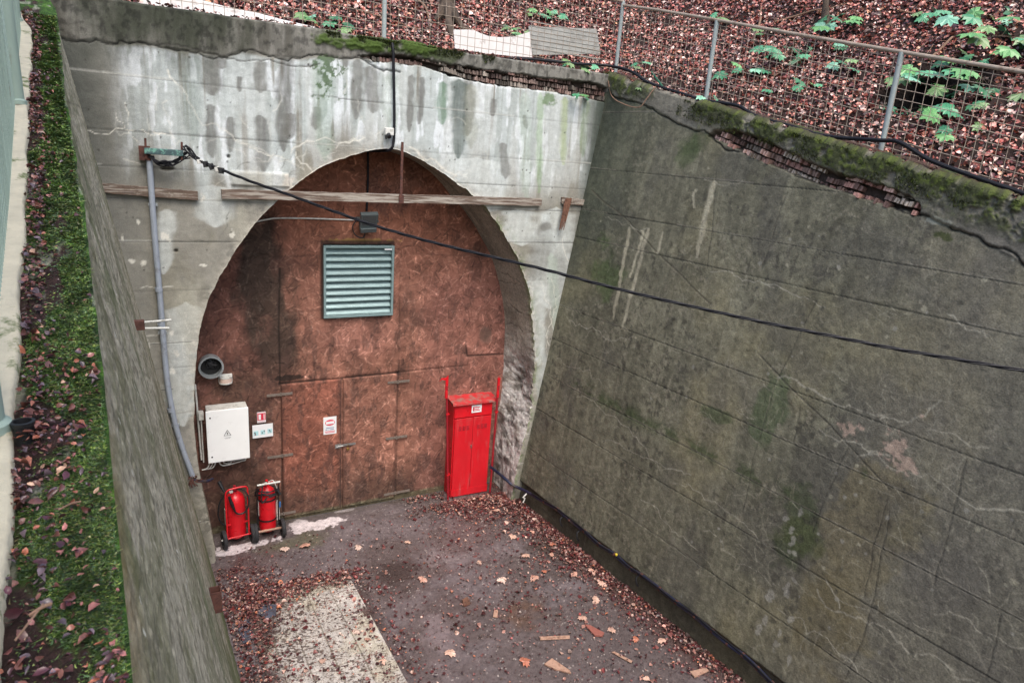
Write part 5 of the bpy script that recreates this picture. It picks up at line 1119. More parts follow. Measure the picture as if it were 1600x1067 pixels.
# ================================================================ things behind the headwall fence
def topcable(pts_px, label):
    P = []
    for x, y in pts_px:
        if x < 960: P.append(onY(x, y, 9.33))
        else:
            yy = min(np.linspace(9.4, .8, 1700), key=lambda q: abs(proj((xf(q) - .17, q, ztR(q) + .05))[0] - x)); d = ray(x, y); p = d * (yy / d[1]); P.append(np.array((xf(yy) - .17, yy, max(p[2], ztR(yy) + .055))))
    return cable("wall_top_cable", label, P, .022, M_cable)
topcable([(640, 71), (665, 77), (700, 84), (760, 91), (830, 93), (900, 100), (950, 103), (985, 112), (1010, 128), (1040, 139), (1060, 145), (1100, 158), (1150, 165), (1180, 182), (1240, 202), (1290, 213), (1370, 219), (1400, 222), (1450, 250), (1520, 276), (1600, 303), (1700, 340)], "thick black cable lying along the wall top under the mesh fences")
def sheet_thing(outline_px, y, name, label, m, cat, tilt=0, ridges=0):
    P = [onY(*p, y) for p in outline_px]; t = MB(); base = min(p[2] for p in P)
    V = [(p[0], y + (p[2] - base) * tilt, p[2]) for p in P]; V2 = [(a, b + .012, c_) for a, b, c_ in V]; n = len(V)
    t.add(V + V2, [tuple(range(n)), tuple(range(2 * n - 1, n - 1, -1))] + [(i, n + i, n + (i + 1) % n, (i + 1) % n) for i in range(n)])
    if ridges:
        x0_, x1_ = min(p[0] for p in P), max(p[0] for p in P); z0_, z1_ = min(p[2] for p in P), max(p[2] for p in P)
        for k in range(ridges): f_ = (k + .5) / ridges; z = z0_ + .06 + (z1_ - z0_ - .1) * f_; t.cyl((x0_ + .02, y + (z - base) * tilt, z), (x1_ - .02, y + (z - base) * tilt, z + .0), .008, n=6)
    return tag(t.build(name, m, smooth=False), label, cat)
sheet_thing([(711, 76), (711, 46), (742, 46), (752, 51), (765, 56), (785, 58), (805, 57), (820, 53), (832, 49), (832, 90), (800, 88), (760, 84)], 9.56, "curved_panel", "white panel with a scooped top edge leaning behind the headwall fence", M_cloth, "panel", .2)
sheet_thing([(832, 86), (831, 40), (940, 44), (941, 84), (900, 85), (860, 86)], 9.6, "ribbed_panel", "grey ribbed panel leaning behind the headwall fence", M_panel, "panel", .25, 7)
V = []; Fc = []; tp = [(215, -8), (255, 2), (300, 8), (350, 22), (400, 27), (440, 36), (480, 40), (530, 50), (580, 58), (600, 64)]; wid = [.22, .3, .3, .24, .2, .18, .16, .13, .1, .02]
for i, (x, y) in enumerate(tp):
    c = onY(x, y, 9.62)
    for k in range(6): f_ = k / 5; V.append((c[0], 9.62 + .1 * f_ + .02 * math.sin(i * 2 + k * 2), c[2] - .08 + wid[i] * (f_ - .3) + .015 * math.sin(i * 1.3 + k * 3)))
Fc = [(6 * i + k, 6 * i + 6 + k, 6 * i + 7 + k, 6 * i + k + 1) for i in range(len(tp) - 1) for k in range(5)]
o = tag(link_mesh("fabric_strip", V, Fc, M_cloth), "white fabric strip lying crumpled behind the fence at upper left", "fabric"); sm = o.modifiers.new("s", 'SUBSURF'); sm.levels = sm.render_levels = 1; so_ = o.modifiers.new("t", 'SOLIDIFY'); so_.thickness = .008

# ================================================================ PALE BOARD on the ground and debris
u = np.arange(.84, 2.26, .0065); v = np.arange(8.22, 4.4, -.0065); Ug, Yg = np.meshgrid(u, v, indexing='ij')
zc = ZG + .035; Zb = np.full(Ug.shape, zc); e = (Ug < u[0] + 1e-6) | (Ug > u[-1] - 1e-6) | (Yg > v[0] - 1e-6) | (Yg < v[-1] + 1e-6); Zb[e] = ZG - .01
sh = .035 * (8.2 - Yg)                                                 # the long edge runs slightly away from the Y axis
P = np.stack([Ug + sh - .0, Yg, Zb], -1); Nn = np.zeros(P.shape); Nn[..., 2] = 1
S = Sheet(Ug, Yg, P, Nn, C(186, 180, 174)); S.R[:] = .7; S.mul(.85 + .3 * fn(Ug, Yg, .3, .3, 701))
S.mix(ss(.5, .7, fn(Ug, Yg, .25, .25, 702)), C(166, 158, 130), .45)
for a in (1.02, 1.32, 1.62, 1.92): S.line([(a, 8.2), (a, 4.4)], .008, C(96, 88, 70), .8, jag=.003)
for b in (7.7, 7.1, 6.5, 5.9, 5.3): S.line([(.8, b), (2.26, b + .02)], .008, C(96, 88, 70), .7, jag=.003)
den = .33 + .1 * ss(1.7, 1.1, Ug) + .2 * ss(7.6, 8.2, Yg) + .35 * (fn(Ug, Yg, .4, .4, 703, 4) - .5)
spk = fn(Ug + .5 * Yg, Yg * .5, .03, .011, 704, 3)
S.mix(ss(.0, .03, den - spk), C(62, 46, 42), .9); S.mix(ss(.56, .62, fn(Ug, Yg, .012, .012, 706, 2)) * (den > .3), C(110, 90, 78), .6)
S.mix(ss(.16, .0, Ug - .86 - .3 * ss(7.0, 8.0, Yg) + .5 * (fn(Ug, Yg, .25, .25, 707, 5) - .5)), C(62, 44, 42), .85); S.mix(ss(7.95, 8.25, Yg + .5 * (fn(Ug, Yg, .2, .2, 708, 5) - .5)), C(62, 46, 44), .85)
for c, r in [((600 - 30, 965 - 5), (.2, .12)), ((470, 900), (.35, .2)), ((385, 950), (.15, .4))]:
    p = G(*c); S.blob((p[0], p[1]), r, C(64, 38, 36), .85, rough=1.1, ns=.06)
pb = thing("pale_board", "pale speckled board with scored squares lying on the yard", "board", (1.6, 6.5, ZG)); S.build("board_face", M_ground, pb, flip=True)
def flatbit(px, name, label, m, cat, th=.02, z=ZG + .01, group=None):
    pts = [G(*p) for p in px]; mb = MB(); mb.prism(pts, (0, 0, z), (1, 0, 0), (0, 1, 0), (0, 0, 1), th); return tag(mb.build(name, m, smooth=False, bevel=.003), label, cat, group)
flatbit([(913, 978), (921, 979), (944, 991), (941, 996), (929, 995)], "tile_shard", "red-brown tile shard on the yard near the right wall", mat("terracotta", C(140, 84, 74), .8, 0, .2, 20), "shard", .025)
flatbit([(850, 1040), (862, 1031), (890, 1050), (892, 1054), (868, 1048)], "wood_splinter", "pale torn wood splinter on the yard at the bottom of the picture", M_fresh, "wood piece", .025, group="wood pieces lying on the yard")
flatbit([(1077, 1051), (1103, 1045), (1107, 1050), (1085, 1060)], "wood_splinter", "pale wood splinter on the yard, nearest the right wall foot", M_fresh, "wood piece", .02, group="wood pieces lying on the yard")
flatbit([(770, 965), (772, 955), (778, 954), (777, 966)], "wood_splinter", "small orange wood chip in the middle of the yard", M_fresh, "wood piece", .015, group="wood pieces lying on the yard")
flatbit([(955, 1020), (960, 1019), (988, 1034), (986, 1037)], "wood_splinter", "thin brown wood stick on the yard below the tile shard", M_fresh, "wood piece", .012, group="wood pieces lying on the yard")
flatbit([(842, 996), (890, 994), (890, 999), (844, 1001)], "wood_splinter", "flat pinkish lath lying on the yard left of the tile shard", M_fresh, "wood piece", .012, group="wood pieces lying on the yard")
flatbit([(722, 940), (730, 935), (735, 945), (724, 949)], "wood_splinter", "dark red-brown chunk on the yard between pale board and right wall", M_woodx, "wood piece", .03, group="wood pieces lying on the yard")
flatbit([(402, 962), (412, 950), (432, 949), (431, 966), (415, 972)], "torn_sheeting", "crumpled blue-grey sheeting scrap on the left edge of the pale board", M_slate, "sheeting", .012, ZG + .045)
flatbit([(372, 985), (385, 965), (398, 968), (396, 1000), (380, 1006)], "torn_sheeting", "dull grey sheeting scrap between the left wall and the pale board", M_slate, "sheeting", .012, ZG + .01)
c = np.array(L(40, 695)) ; rc = thing("plastic_cup", "black ribbed plastic socket standing in the moss by the left fence", "pipe socket", c)
MB().lathe([(.022, -.01), (.021, .05), (.025, .052), (.026, .062), (.019, .063), (.018, .01), (.001, .01)], c + (.0, 0, .0), n=24).build("socket", M_black, rc)

# ================================================================ TREES, SAPLINGS, BRANCHES
def tree(px, py, r, label, lean=(0, 0), h=5.5):
    b = hit_hill(px, py); b[2] -= .1; t = thing("tree", label, "tree", b); mb = MB()
    pts = [b + (lean[0] * k, lean[1] * k, h * k / 5) + np.random.default_rng(k).normal(0, .04, 3) * (k > 0) for k in range(6)]; mb.tube(curve(pts, 4), list(np.linspace(r, r * .5, 21)), 14)
    for k in range(6):
        a = k * 1.05 + .3; mb.tube(curve([b + (0, 0, .35), b + (r * 1.3 * math.cos(a), r * 1.3 * math.sin(a), .1), b + (r * 3.2 * math.cos(a), r * 3.2 * math.sin(a), -.15 + .5 * r * math.sin(a))], 4), [r * .6] * 4 + [r * .4] * 4 + [.03], 8)
    tr = mb.build("trunk", M_bark, t)
    for k in range(4):
        a = random.uniform(0, 6.28); s_ = pts[3 + k % 2]; MB().tube(curve([s_, s_ + (.6 * math.cos(a), .6 * math.sin(a), .5), s_ + (1.3 * math.cos(a), 1.3 * math.sin(a), 1.2)], 4), list(np.linspace(r * .3, .02, 9)), 8).build("branch", M_bark, t)
tree(698, 30, .13, "tree trunk with flaring roots behind the headwall fence, at the top of the picture", (.05, .1))
tree(1287, 42, .05, "thin dark sapling trunk on the leafy slope at upper right", (0, .03), 3)
def branch(p0, p1, lift, r, label):
    a, b = hit_hill(*p0), hit_hill(*p1); mid = (a + b) / 2 + (0, -.05, lift); tag(MB().tube(curve([a + (0, 0, .03), (a + mid) / 2 + (.02, 0, .02), mid, (mid + b) / 2 + (0, .03, 0), b + (0, 0, .04)], 5), list(np.linspace(r, r * .4, 21)), 8).build("dead_branch", M_twig), label, "branch", "dead branches on the leafy slope")
for a, b, l, r, lab in [((1175, 70), (1190, 15), .12, .022, "forked dead branch standing up from the leaves at top centre right"), ((1210, 38), (1330, 8), .06, .016, "long dead branch lying on the slope near the thin sapling trunk"), ((1060, 45), (1150, 52), .05, .012, "thin curved twig on the slope behind the corner post"), ((1450, 98), (1502, 55), .12, .02, "pale broken stick poking up behind the fence at upper right"), ((655, 5), (675, 40), .05, .022, "curved root-like branch left of the tree trunk"), ((1405, 20), (1470, 45), .04, .012, "thin pale twig on the slope at the upper right"), ((320, 5), (420, 10), .05, .012, "grey twig above the white fabric strip"), ((560, 20), (690, 62), .03, .01, "thin straight twig between the fence post and the tree trunk"), ((1205, 125), (1290, 85), .1, .008, "bare arching twig behind the right fence")]: branch(a, b, l, r, lab)
p = W(950, 125, off=.04); tag(MB().tube(curve([p, p + (-.0, -.15, -.25), W(975, 163, off=.1), W(998, 168, off=.1), W(1010, 155, off=.08), W(1025, 135, off=.03)], 6), .008, 6).build("dead_twig", M_twig), "bent dead twig hanging over the top corner of the right wall", "twig")
tag(MB().cyl(W(1018, 113, off=-.3), W(1036, 137, off=-.2), .016).build("green_tube", M_greenp), "short dark green tube poking up on the wall top near the corner", "tube")
lobes = [(0, 0), (.14, -.1), (.36, -.16), (.38, .02), (.62, .08), (.5, .24), (.57, .4), (.36, .42), (.3, .62), (.16, .6), (0, .86)]
LO = np.array(lobes + [(-x, y) for x, y in lobes[-2:0:-1]])
def maple(V, Fc, Cc, c, dr, up, size, col):
    dr = dr / np.linalg.norm(dr); x = np.cross(dr, up); x /= np.linalg.norm(x) + 1e-9; up = np.cross(x, dr); i0 = len(V)
    rr_ = np.hypot(LO[:, 0], LO[:, 1] - .15); n = len(LO); V.append(c + dr * size * .22 + up * size * .03); Cc.append(col * .9)
    for k in range(n): a, b = LO[k] * random.uniform(.93, 1.07); V.append(c + (x * a + dr * b) * size - up * size * (.28 * rr_[k] ** 2) + up * size * .05 * ((k % 2) - .5)); Cc.append(col * random.uniform(.85, 1.15))
    for k in range(n): Fc.append((i0, i0 + 1 + k, i0 + 1 + (k + 1) % n))
SAP = [((1167, 100), 10, .1, .22, "pair of leafy tiers behind the mesh, right of the middle post"), ((1236, 72), 12, .12, .25, "broad leafy maple seedling reaching over the fence rail"), ((1320, 92), 7, .09, .2, "small maple seedling just left of the thick right post"), ((1318, 22), 12, .12, .3, "bright maple seedling at the top edge beside the thin sapling trunk"), ((1438, 108), 11, .11, .22, "maple seedling in front of the dark hollow by the right post"), ((1535, 112), 14, .13, .3, "largest maple seedling, spreading over the rail at the right edge"), ((1495, 78), 7, .11, .2, "maple seedling beside the pale broken stick"), ((1565, 48), 9, .14, .3, "tall maple seedling at the upper right corner"), ((1592, 75), 7, .12, .3, "maple seedling cut by the right edge of the picture"), ((1410, 163), 7, .09, .15, "low seedling touching the thick right post"), ((1505, 160), 8, .1, .16, "low seedling behind the mesh in the right bay"), ((1500, 192), 4, .1, .12, "lowest seedling of the right bay, three bright leaves"), ((1135, 18), 6, .08, .2, "small seedling on the slope at top centre right"), ((1262, 125), 5, .08, .12, "sparse seedling behind the mesh between the right posts"), ((1330, 60), 5, .08, .15, "faint seedling just above the rail in the middle bay"), ((905, 95), 5, .09, .1, "green seedling growing from the headwall top under the grey panel"), ((1006, 92), 5, .09, .12, "pale seedling behind the fence next to the corner post"), ((1010, 128), 6, .08, .03, "fern-like seedling on the wall top beside the green tube"), ((1112, 148), 4, .07, .03, "tiny plant at the foot of the middle post"), ((505, 22), 13, .09, .2, "bushy green seedling behind the white fabric"), ((803, 38), 7, .09, .2, "seedling standing above the curved white panel"), ((850, 12), 10, .09, .25, "seedlings at the top edge above the ribbed panel"), ((910, 145), 3, .06, .0, "tiny plant growing from the exposed brick strip"), ((1215, 130), 4, .07, .1, "small weak seedling low behind the middle bay mesh"), ((1545, 15), 9, .13, .3, "maple seedling at the very top right"), ((1460, 15), 5, .09, .2, "little seedling high on the right slope"), ((1200, 40), 5, .08, .2, "little seedling right of the forked dead branch")]
for (px, py), n, sz, lift, lab in SAP:
    sz *= 2.05; n = n + 2
    g = hit_hill(px, py + 6); 
    if py > 80 and px < 920: g = onY(px, py + 6, 9.45) if py < 120 else onY(px, py + 4, 9.12)
    if lab.startswith(("tiny plant at", "fern")): g = W(px, py + 6, off=-.25)
    d = g / np.linalg.norm(g); top = g - d * lift * .9; root = np.array(g)
    if lift > .02:
        root = top.copy(); root[1] += .05; root[2] = float(hill(root[0], root[1]))
        if root[2] > top[2]: root = g
    t = thing("maple_seedling", "green " + lab if not lab.startswith(("green", "bright", "pale", "bushy")) else lab, "seedling", root, 0, "green seedlings on the slope and walls")
    V = []; Fc = []; Cc = []; mb = MB(); mb.tube(curve([root, (root + top) / 2 + (.02, 0, .0), top], 3), .004, 5); wd = sz * (.9 + n * .075)
    for k in range(n):
        a = 2.4 * k + random.uniform(-.4, .4); rr_ = wd * math.sqrt((k + .4) / n) * random.uniform(.7, 1.1); bs = top + np.array((rr_ * math.cos(a) * 1.1, rr_ * math.sin(a) * .8, random.uniform(-.5, .5) * wd * .45 - rr_ * .2))
        dr = np.array((math.cos(a), math.sin(a), random.uniform(-.5, -.1))); col = C(*random.choice([(70, 136, 98), (92, 156, 118), (120, 172, 146), (58, 112, 76), (96, 148, 88), (110, 140, 90)])) * random.uniform(.8, 1.15)
        up = np.array((random.gauss(-.32, .25), random.gauss(-.5, .25), 1.)); maple(V, Fc, Cc, bs, dr, up, sz * random.uniform(.75, 1.25), col); mb.tube([top - (0, 0, .02), bs], .0018, 4)
    mb.build("stem", M_stem, t); link_mesh("leaves", V, Fc, M_green, t, smooth=False, cols=np.array(Cc), rgh=None)

# ================================================================ LEAF LITTER
def scatter(name, P, Nrm, size, cols, curl=.35, mt=M_leaf, tilt=.45, maple_frac=0, seed=1, asp=(.3, .46)):
    g = np.random.default_rng(seed); n = len(P); a = g.uniform(0, 6.283, n); N_ = Nrm + g.normal(0, tilt, (n, 3)); N_ /= np.linalg.norm(N_, axis=1)[:, None]
    t = np.stack([np.cos(a), np.sin(a), 0 * a], 1); t -= N_ * (t * N_).sum(1)[:, None]; t /= np.linalg.norm(t, axis=1)[:, None]; b = np.cross(N_, t)
    L_ = size[:, None]; w_ = size * g.uniform(asp[0], asp[1], n); cu = g.normal(curl, .3, n) * size; bend = g.normal(0, .18, n) * size
    prof = [(-.5, 0, 0), (-.22, .9, 1), (.14, 1., 1), (.5, 0, 0), (.14, -1., 1), (-.22, -.9, 1), (-.2, 0, 0), (.15, 0, 0)]
    V = np.zeros((n, 8, 3))
    for k, (l, w0, e) in enumerate(prof):
        V[:, k] = P + t * L_ * l + b * (w_ * w0)[:, None] + N_ * (e * cu * .5 * abs(w0) + bend * (4 * l * l - .3) + .004)[:, None]
    f = np.array([[0, 5, 6, 6], [0, 6, 1, 1]]); fq = np.array([[6, 5, 4, 7], [1, 6, 7, 2]]); tri = np.array([[0, 5, 6], [0, 6, 1], [6, 5, 4], [6, 4, 7], [1, 6, 7], [1, 7, 2], [7, 4, 3], [7, 3, 2]])
    F_ = (np.arange(n)[:, None, None] * 8 + tri[None]).reshape(-1, 3)
    cc = np.repeat(cols[:, None, :], 8, 1); cc[:, 6:] *= .8
    return link_mesh(name, V.reshape(-1, 3), F_, mt, smooth=False, cols=cc.reshape(-1, 3))
def pick(pal, n, g, j=.25):
    P_ = np.array([C(*c[:3]) for c in pal]); wts = np.array([c[3] for c in pal], float); return P_[g.choice(len(pal), n, p=wts / wts.sum())] * g.lognormal(0, j, (n, 1))
PAL = [(160, 94, 84, 5), (132, 68, 62, 5), (190, 130, 116, 4), (84, 46, 46, 5), (222, 190, 180, 2.6), (60, 34, 34, 4), (150, 92, 70, 1.2), (176, 128, 98, .6), (128, 106, 98, 2)]
g = np.random.default_rng(5)
N0 = 300000; X = g.uniform(-3, 15, N0); Y = g.uniform(.6, 17, N0); zt_ = np.minimum(1.3, -.82 + .2265 * Y)
okk = (Y > 9.56) | (X > xr(Y, zt_) + .36); X, Y = X[okk], Y[okk]; Z = hill(X, Y)
v = np.stack([X, Y, Z], 1) @ RT.T; sx = 800 + FOC * v[:, 0] / v[:, 2]; sy = 533.5 - FOC * v[:, 1] / v[:, 2]
okk = (v[:, 2] > 0) & (sx > -200) & (sx < 1800) & (sy > -160) & (sy < 420) & (g.random(len(X)) < 1); X, Y, Z = X[okk], Y[okk], Z[okk]; print('hill leaves', len(X))
e_ = .05; nx_ = (hill(X + e_, Y) - Z) / e_; ny_ = (hill(X, Y + e_) - Z) / e_; Nr = np.stack([-nx_, -ny_, np.ones(len(X))], 1); Nr /= np.linalg.norm(Nr, axis=1)[:, None]
patch = fn(X, Y, .7, .7, 801, 4); thin = ss(.62, .75, fn(X, Y, .5, .3, 802)); dd_ = np.maximum(X - xr(Y, np.minimum(1.3, -.82 + .2265 * Y)) - .42, Y - 9.62); pit_ = sum(ss(0, .35, 1 - np.hypot((X - a) / b, (Y - c) / d_)) for a, c, b, d_, _ in PITS); base_ = ss(.55, .2, dd_ + .5 * (fn(X, Y, .35, .35, 803, 4) - .5)) * (Y < 9.6); kk = g.random(len(X)) > np.maximum(np.maximum(thin * .8, pit_ * .93), base_ * .75); X, Y, Z, Nr, patch = X[kk], Y[kk], Z[kk], Nr[kk], patch[kk]
cols = pick(PAL, len(X), g) * (.8 + .75 * patch)[:, None]
tag(scatter("slope_leaf_litter", np.stack([X, Y, Z + g.uniform(0, .035, len(X))], 1), Nr, g.lognormal(math.log(.042), .35, len(X)).clip(.02, .085), cols, seed=2, tilt=.6), kind="stuff", label="thick red-brown beech leaf litter covering the slope behind the fences", cat="leaf litter")
# on top of the walls
n = 5200; s_ = g.uniform(0, 1, n); yy = np.where(s_ < .4, g.uniform(9.25, 9.6, n), g.uniform(.8, 9.4, n)); xx = np.where(s_ < .4, g.uniform(-.8, 7, n), 0); zt_ = ztR(yy); xx = np.where(s_ < .4, xx, xr(yy, zt_) + np.abs(g.normal(.2, .12, n)) + .02); zz_ = np.where(s_ < .4, ZT, zt_) + .03
kk = (s_ >= .4) | (g.random(n) < .35); xx, yy, zz_ = xx[kk], yy[kk], zz_[kk]; n = len(xx)
up_ = np.tile([0, 0, 1.], (n, 1)); tag(scatter("wall_top_leaf_litter", np.stack([xx, yy, zz_], 1), up_, g.uniform(.03, .07, n), pick(PAL, n, g), seed=3), kind="stuff", label="dead leaves and crumbs lying along the wall tops", cat="leaf litter")
# yard litter
PALY = [(118, 74, 70, 4), (158, 116, 106, 3), (92, 44, 46, 4), (68, 34, 36, 5), (96, 80, 74, 3), (190, 156, 142, 1.5), (176, 112, 84, .8), (130, 60, 58, 1.5)]
XY = []
def add(n, fx): XY.append(fx(n))
e = g.exponential
yy = g.uniform(3.6, 9.3, 3600); XY.append(np.stack([xr(yy, ZG) + .08 - np.minimum(e(.2, 3600), 1.3), yy], 1))
XY.append(np.stack([g.normal(5.0, .5, 3200), 9.55 - np.minimum(e(.25, 3200), 1.3)], 1)); yy = g.uniform(7, 9.3, 1500); XY.append(np.stack([xr(yy, ZG) + .08 - np.minimum(e(.2, 1500), 1.3), yy], 1))
XY.append(np.stack([g.uniform(3.7, 5.5, 700), 9.95 - np.minimum(e(.1, 700), .5)], 1))
XY.append(np.stack([g.normal(.95, .25, 1500), g.normal(8.15, .35, 1500)], 1)); XY.append(np.stack([xl0(yl_ := g.uniform(4.5, 9, 900)) + np.minimum(e(.15, 900), .8), yl_], 1))
XY.append(np.stack([g.normal(.86, .12, 1800), g.uniform(4, 8.5, 1800)], 1)); XY.append(np.stack([g.normal(1.6, .4, 1300), g.normal(8.2, .12, 1300)], 1)); XY.append(np.stack([g.uniform(.9, 2.3, 900), g.uniform(4, 8.3, 900)], 1))
XY.append(np.stack([g.normal(2.35, .18, 900), g.uniform(4, 8.3, 900)], 1)); XY.append(np.stack([g.uniform(.7, 5.9, 2600), g.uniform(4, 9.6, 2600)], 1)); XY.append(np.stack([g.normal(4.3, .8, 900), g.normal(6.9, 1.1, 900)], 1))
XY = np.concatenate(XY); kk = (XY[:, 1] < 9.92) & (XY[:, 0] < xr(XY[:, 1], ZG) + .09) & (XY[:, 0] > xl0(XY[:, 1])) & ~((XY[:, 0] > 4.45) & (XY[:, 0] < 5.4) & (XY[:, 1] > 9.7)); XY = XY[kk]; n = len(XY)
onb = (XY[:, 0] > .84) & (XY[:, 0] < 2.25) & (XY[:, 1] < 8.2); sz_ = g.lognormal(math.log(.024), .5, n).clip(.008, .08)
tag(scatter("yard_leaf_litter", np.c_[XY, np.where(onb, ZG + .042, ZG + .012) + g.uniform(0, .015, n)], np.tile([0, 0, 1.], (n, 1)), sz_, pick(PALY, n, g, .3), seed=4, tilt=.3), kind="stuff", label="scattered wet dead leaves and bits on the yard floor", cat="leaf litter")
V = []; Fc = []; Cc = []
for (px, py) in [(790, 818), (828, 833), (800, 838), (862, 853), (940, 912), (780, 905), (838, 907), (1030, 890), (850, 895), (895, 897), (920, 896), (905, 965), (815, 1037), (700, 1025), (865, 868), (818, 868), (775, 800), (640, 850), (556, 857), (478, 858), (445, 860), (925, 940), (1035, 1005), (960, 985), (885, 800), (990, 1000), (600, 1040), (575, 1005), (505, 1038), (840, 812), (560, 990), (748, 880), (1010, 1060), (660, 905)]:
    a = random.uniform(0, 6.28); x, y = G(px + random.uniform(-3, 3), py); maple(V, Fc, Cc, np.array((x, y, ZG + .03 + .03 * (x < 2.25))), np.array((math.cos(a), math.sin(a), random.uniform(-.1, .2))), np.array((random.gauss(0, .2), random.gauss(0, .2), 1.)), random.uniform(.08, .14), C(*random.choice([(206, 168, 150), (214, 186, 172), (196, 150, 132), (190, 120, 96)])) * random.uniform(.8, 1.1))
tag(link_mesh("fallen_maple_leaves", V, Fc, M_leaf, smooth=False, cols=np.array(Cc)), kind="stuff", label="pale curled maple leaves scattered over the yard", cat="leaf litter")
# ledge: leaves, moss tufts, twigs
n = 11500; yy = np.where(g.random(n) < .3, g.uniform(.6, 1.7, n), .55 + 7.5 * g.random(n) ** 1.9); f_ = np.abs(g.normal(0, .5, n)).clip(0, .97); f_ = np.where(g.random(n) < .3, g.random(n) * .95, f_); xx = kerb_x(yy) + f_ * (lip_x(yy) - kerb_x(yy)); den = fn(yy, xx, .35, .12, 820, 3); kk = (g.random(n) < ss(.4, .6, den) * .75 + .1) & (g.random(n) < 1 - .88 * ss(1.6, 2.6, yy) * (f_ > .34)); yy, xx = yy[kk], xx[kk]; n = len(xx)
PALL = [(118, 76, 66, 4), (88, 54, 50, 4), (144, 92, 88, 3), (74, 40, 48, 4), (160, 98, 78, 1.2), (100, 84, 92, 3), (176, 140, 118, .5)]
sz_ = g.lognormal(math.log(.0115), .4, n).clip(.005, .026) * (1 + .12 * yy); tag(scatter("ledge_leaf_litter", np.stack([xx, yy, np.interp(yy, le[ordr, 1], le[ordr, 2]) + .028 + g.uniform(0, .018, n)], 1), np.tile([0, 0, 1.], (n, 1)), sz_, pick(PALL, n, g), seed=6, tilt=.55, asp=(.2, .38)), kind="stuff", label="purple-brown dead leaves caught in the moss of the left ledge", cat="leaf litter")
n = 260000; yy = .5 + 7.5 * g.random(n) ** 2.4; f_ = g.random(n) ** .8; xx = kerb_x(yy) + f_ * (lip_x(yy) - kerb_x(yy)); fm = fn(yy, xx, .35, .1, 323, 5) + .28 * (f_ - .5) + .04; kk = g.random(n) < ss(.4, .55, fm) + .04; yy, xx, f_ = yy[kk], xx[kk], f_[kk]; n = len(xx); print('moss', n)
hz_ = g.uniform(.0012, .0042, n) * (1 + .6 * yy); z0_ = np.interp(yy, le[ordr, 1], le[ordr, 2]) + .012 + .02 * fn(yy, xx, .12, .06, 321); cl = fn(yy, xx, .06, .04, 822, 3)
a = g.uniform(0, 6.28, n); wv = .0011 * (1 + .9 * yy); V = np.zeros((n, 3, 3)); base = np.stack([xx, yy, z0_], 1); dirs = np.stack([np.cos(a), np.sin(a), 0 * a], 1)
V[:, 0] = base - dirs * wv[:, None]; V[:, 1] = base + dirs * wv[:, None]; V[:, 2] = base + np.stack([g.normal(0, 1.1, n) * hz_, g.normal(0, 1.1, n) * hz_, hz_ * (.15 + cl) * g.uniform(0, 1, n)], 1)
vv_ = np.array((1.35, 1.1, .85)) * (1 + .6 * ss(1.3, 2.6, yy))[:, None]; gc = vv_ * pick([(66, 96, 48, 4), (50, 76, 38, 4), (100, 124, 72, 2), (34, 50, 32, 4), (64, 94, 70, 3), (96, 100, 76, 1)], n, g, .2) * (.15 + 1.5 * cl)[:, None]
tag(link_mesh("ledge_moss", V.reshape(-1, 3), np.arange(3 * n).reshape(-1, 3), M_green, smooth=False, cols=np.repeat(gc, 3, 0)), kind="stuff", label="green moss tufts growing along the left ledge", cat="moss")
for (a, b, r, lab) in [((28, 1030), (72, 975), .0022, "thin dry stick lying on the ledge moss at the lower left"), ((50, 990), (85, 975), .0035, "stubby grey twig beside the dry stick on the ledge"), ((95, 822), (130, 812), .002, "tiny purple twig in the ledge moss")]:
    p, q = np.array(L(*a)) + (0, 0, .04), np.array(L(*b)) + (0, 0, .045); tag(MB().tube(curve([p, (p + q) / 2 + (.004, 0, .005), q], 4), r, 7).build("ledge_twig", M_twig), lab, "twig")
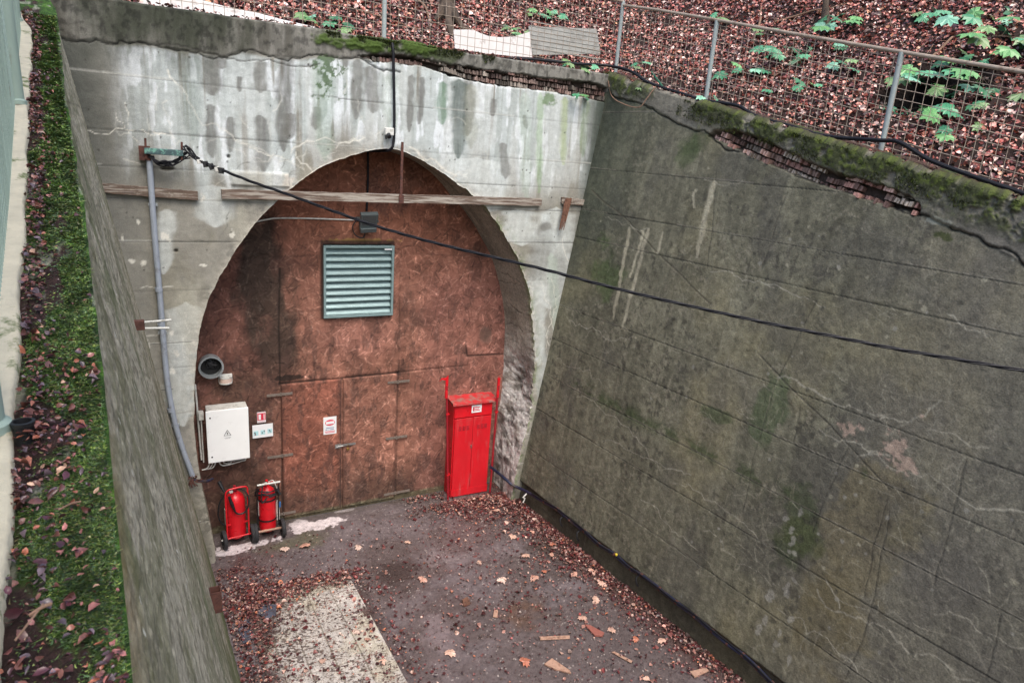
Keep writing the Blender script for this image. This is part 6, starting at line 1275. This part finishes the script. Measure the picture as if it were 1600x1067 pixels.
# hair moss on the right wall top and headwall edge
n = 26000; s_ = g.random(n); yy = np.where(s_ < .75, g.uniform(1.8, 7.6, n), 0); zt_ = ztR(yy); dz = g.random(n) ** 2 * .22; zz_ = zt_ - dz; xx = xr(yy, zz_) - .035; xh = g.uniform(2.2, 4.6, n)
kk = (fn(yy, zz_, .14, .12, 23, 5) > .44); xx = np.where(s_ < .75, xx, xh); yy2 = np.where(s_ < .75, yy, YF - .02); zz2 = np.where(s_ < .75, zz_, ZT - g.random(n) ** 2 * .1); kk = np.where(s_ < .75, kk, fn(xx, zz2, .35, .35, 66) > .4); xx, yy2, zz2 = xx[kk], yy2[kk], zz2[kk]; n = len(xx)
V = np.zeros((n, 3, 3)); base = np.stack([xx, yy2, zz2], 1); a = g.uniform(0, 6.28, n); dirs = np.stack([np.cos(a) * .4, np.sin(a), g.normal(0, .4, n)], 1); V[:, 0] = base - dirs * .007; V[:, 1] = base + dirs * .007; V[:, 2] = base + np.stack([-g.uniform(.0, .02, n), g.normal(-.005, .008, n), g.normal(.008, .014, n)], 1)
tag(link_mesh("wall_moss", V.reshape(-1, 3), np.arange(3 * n).reshape(-1, 3), M_green, smooth=False, cols=np.repeat(pick([(52, 60, 24, 4), (70, 80, 30, 3), (34, 38, 18, 4), (98, 112, 40, 1)], n, g, .25), 3, 0)), kind="stuff", label="dark green moss hanging over the top edges of the walls", cat="moss")

mb = MB()
for k in range(170):
    px, py = random.uniform(250, 1600), random.uniform(-20, 210)
    if py > 40 + max(0, px - 900) * .3: continue
    a = hit_hill(px, py); an = random.uniform(0, 6.28); l = random.uniform(.08, .4); q = [a]
    for j in range(1, 4): an += random.gauss(0, .35); x, y = q[-1][0] + l / 3 * math.cos(an), q[-1][1] + l / 3 * math.sin(an); q.append(np.array((x, y, float(hill(x, y)))))
    mb.tube([p + (0, 0, .035 + random.uniform(0, .03)) for p in q], [.005, .004, .004, .002], 5)
tag(mb.build("slope_twigs", M_twig), kind="stuff", label="thin dry twigs strewn over the leafy slope", cat="twigs")
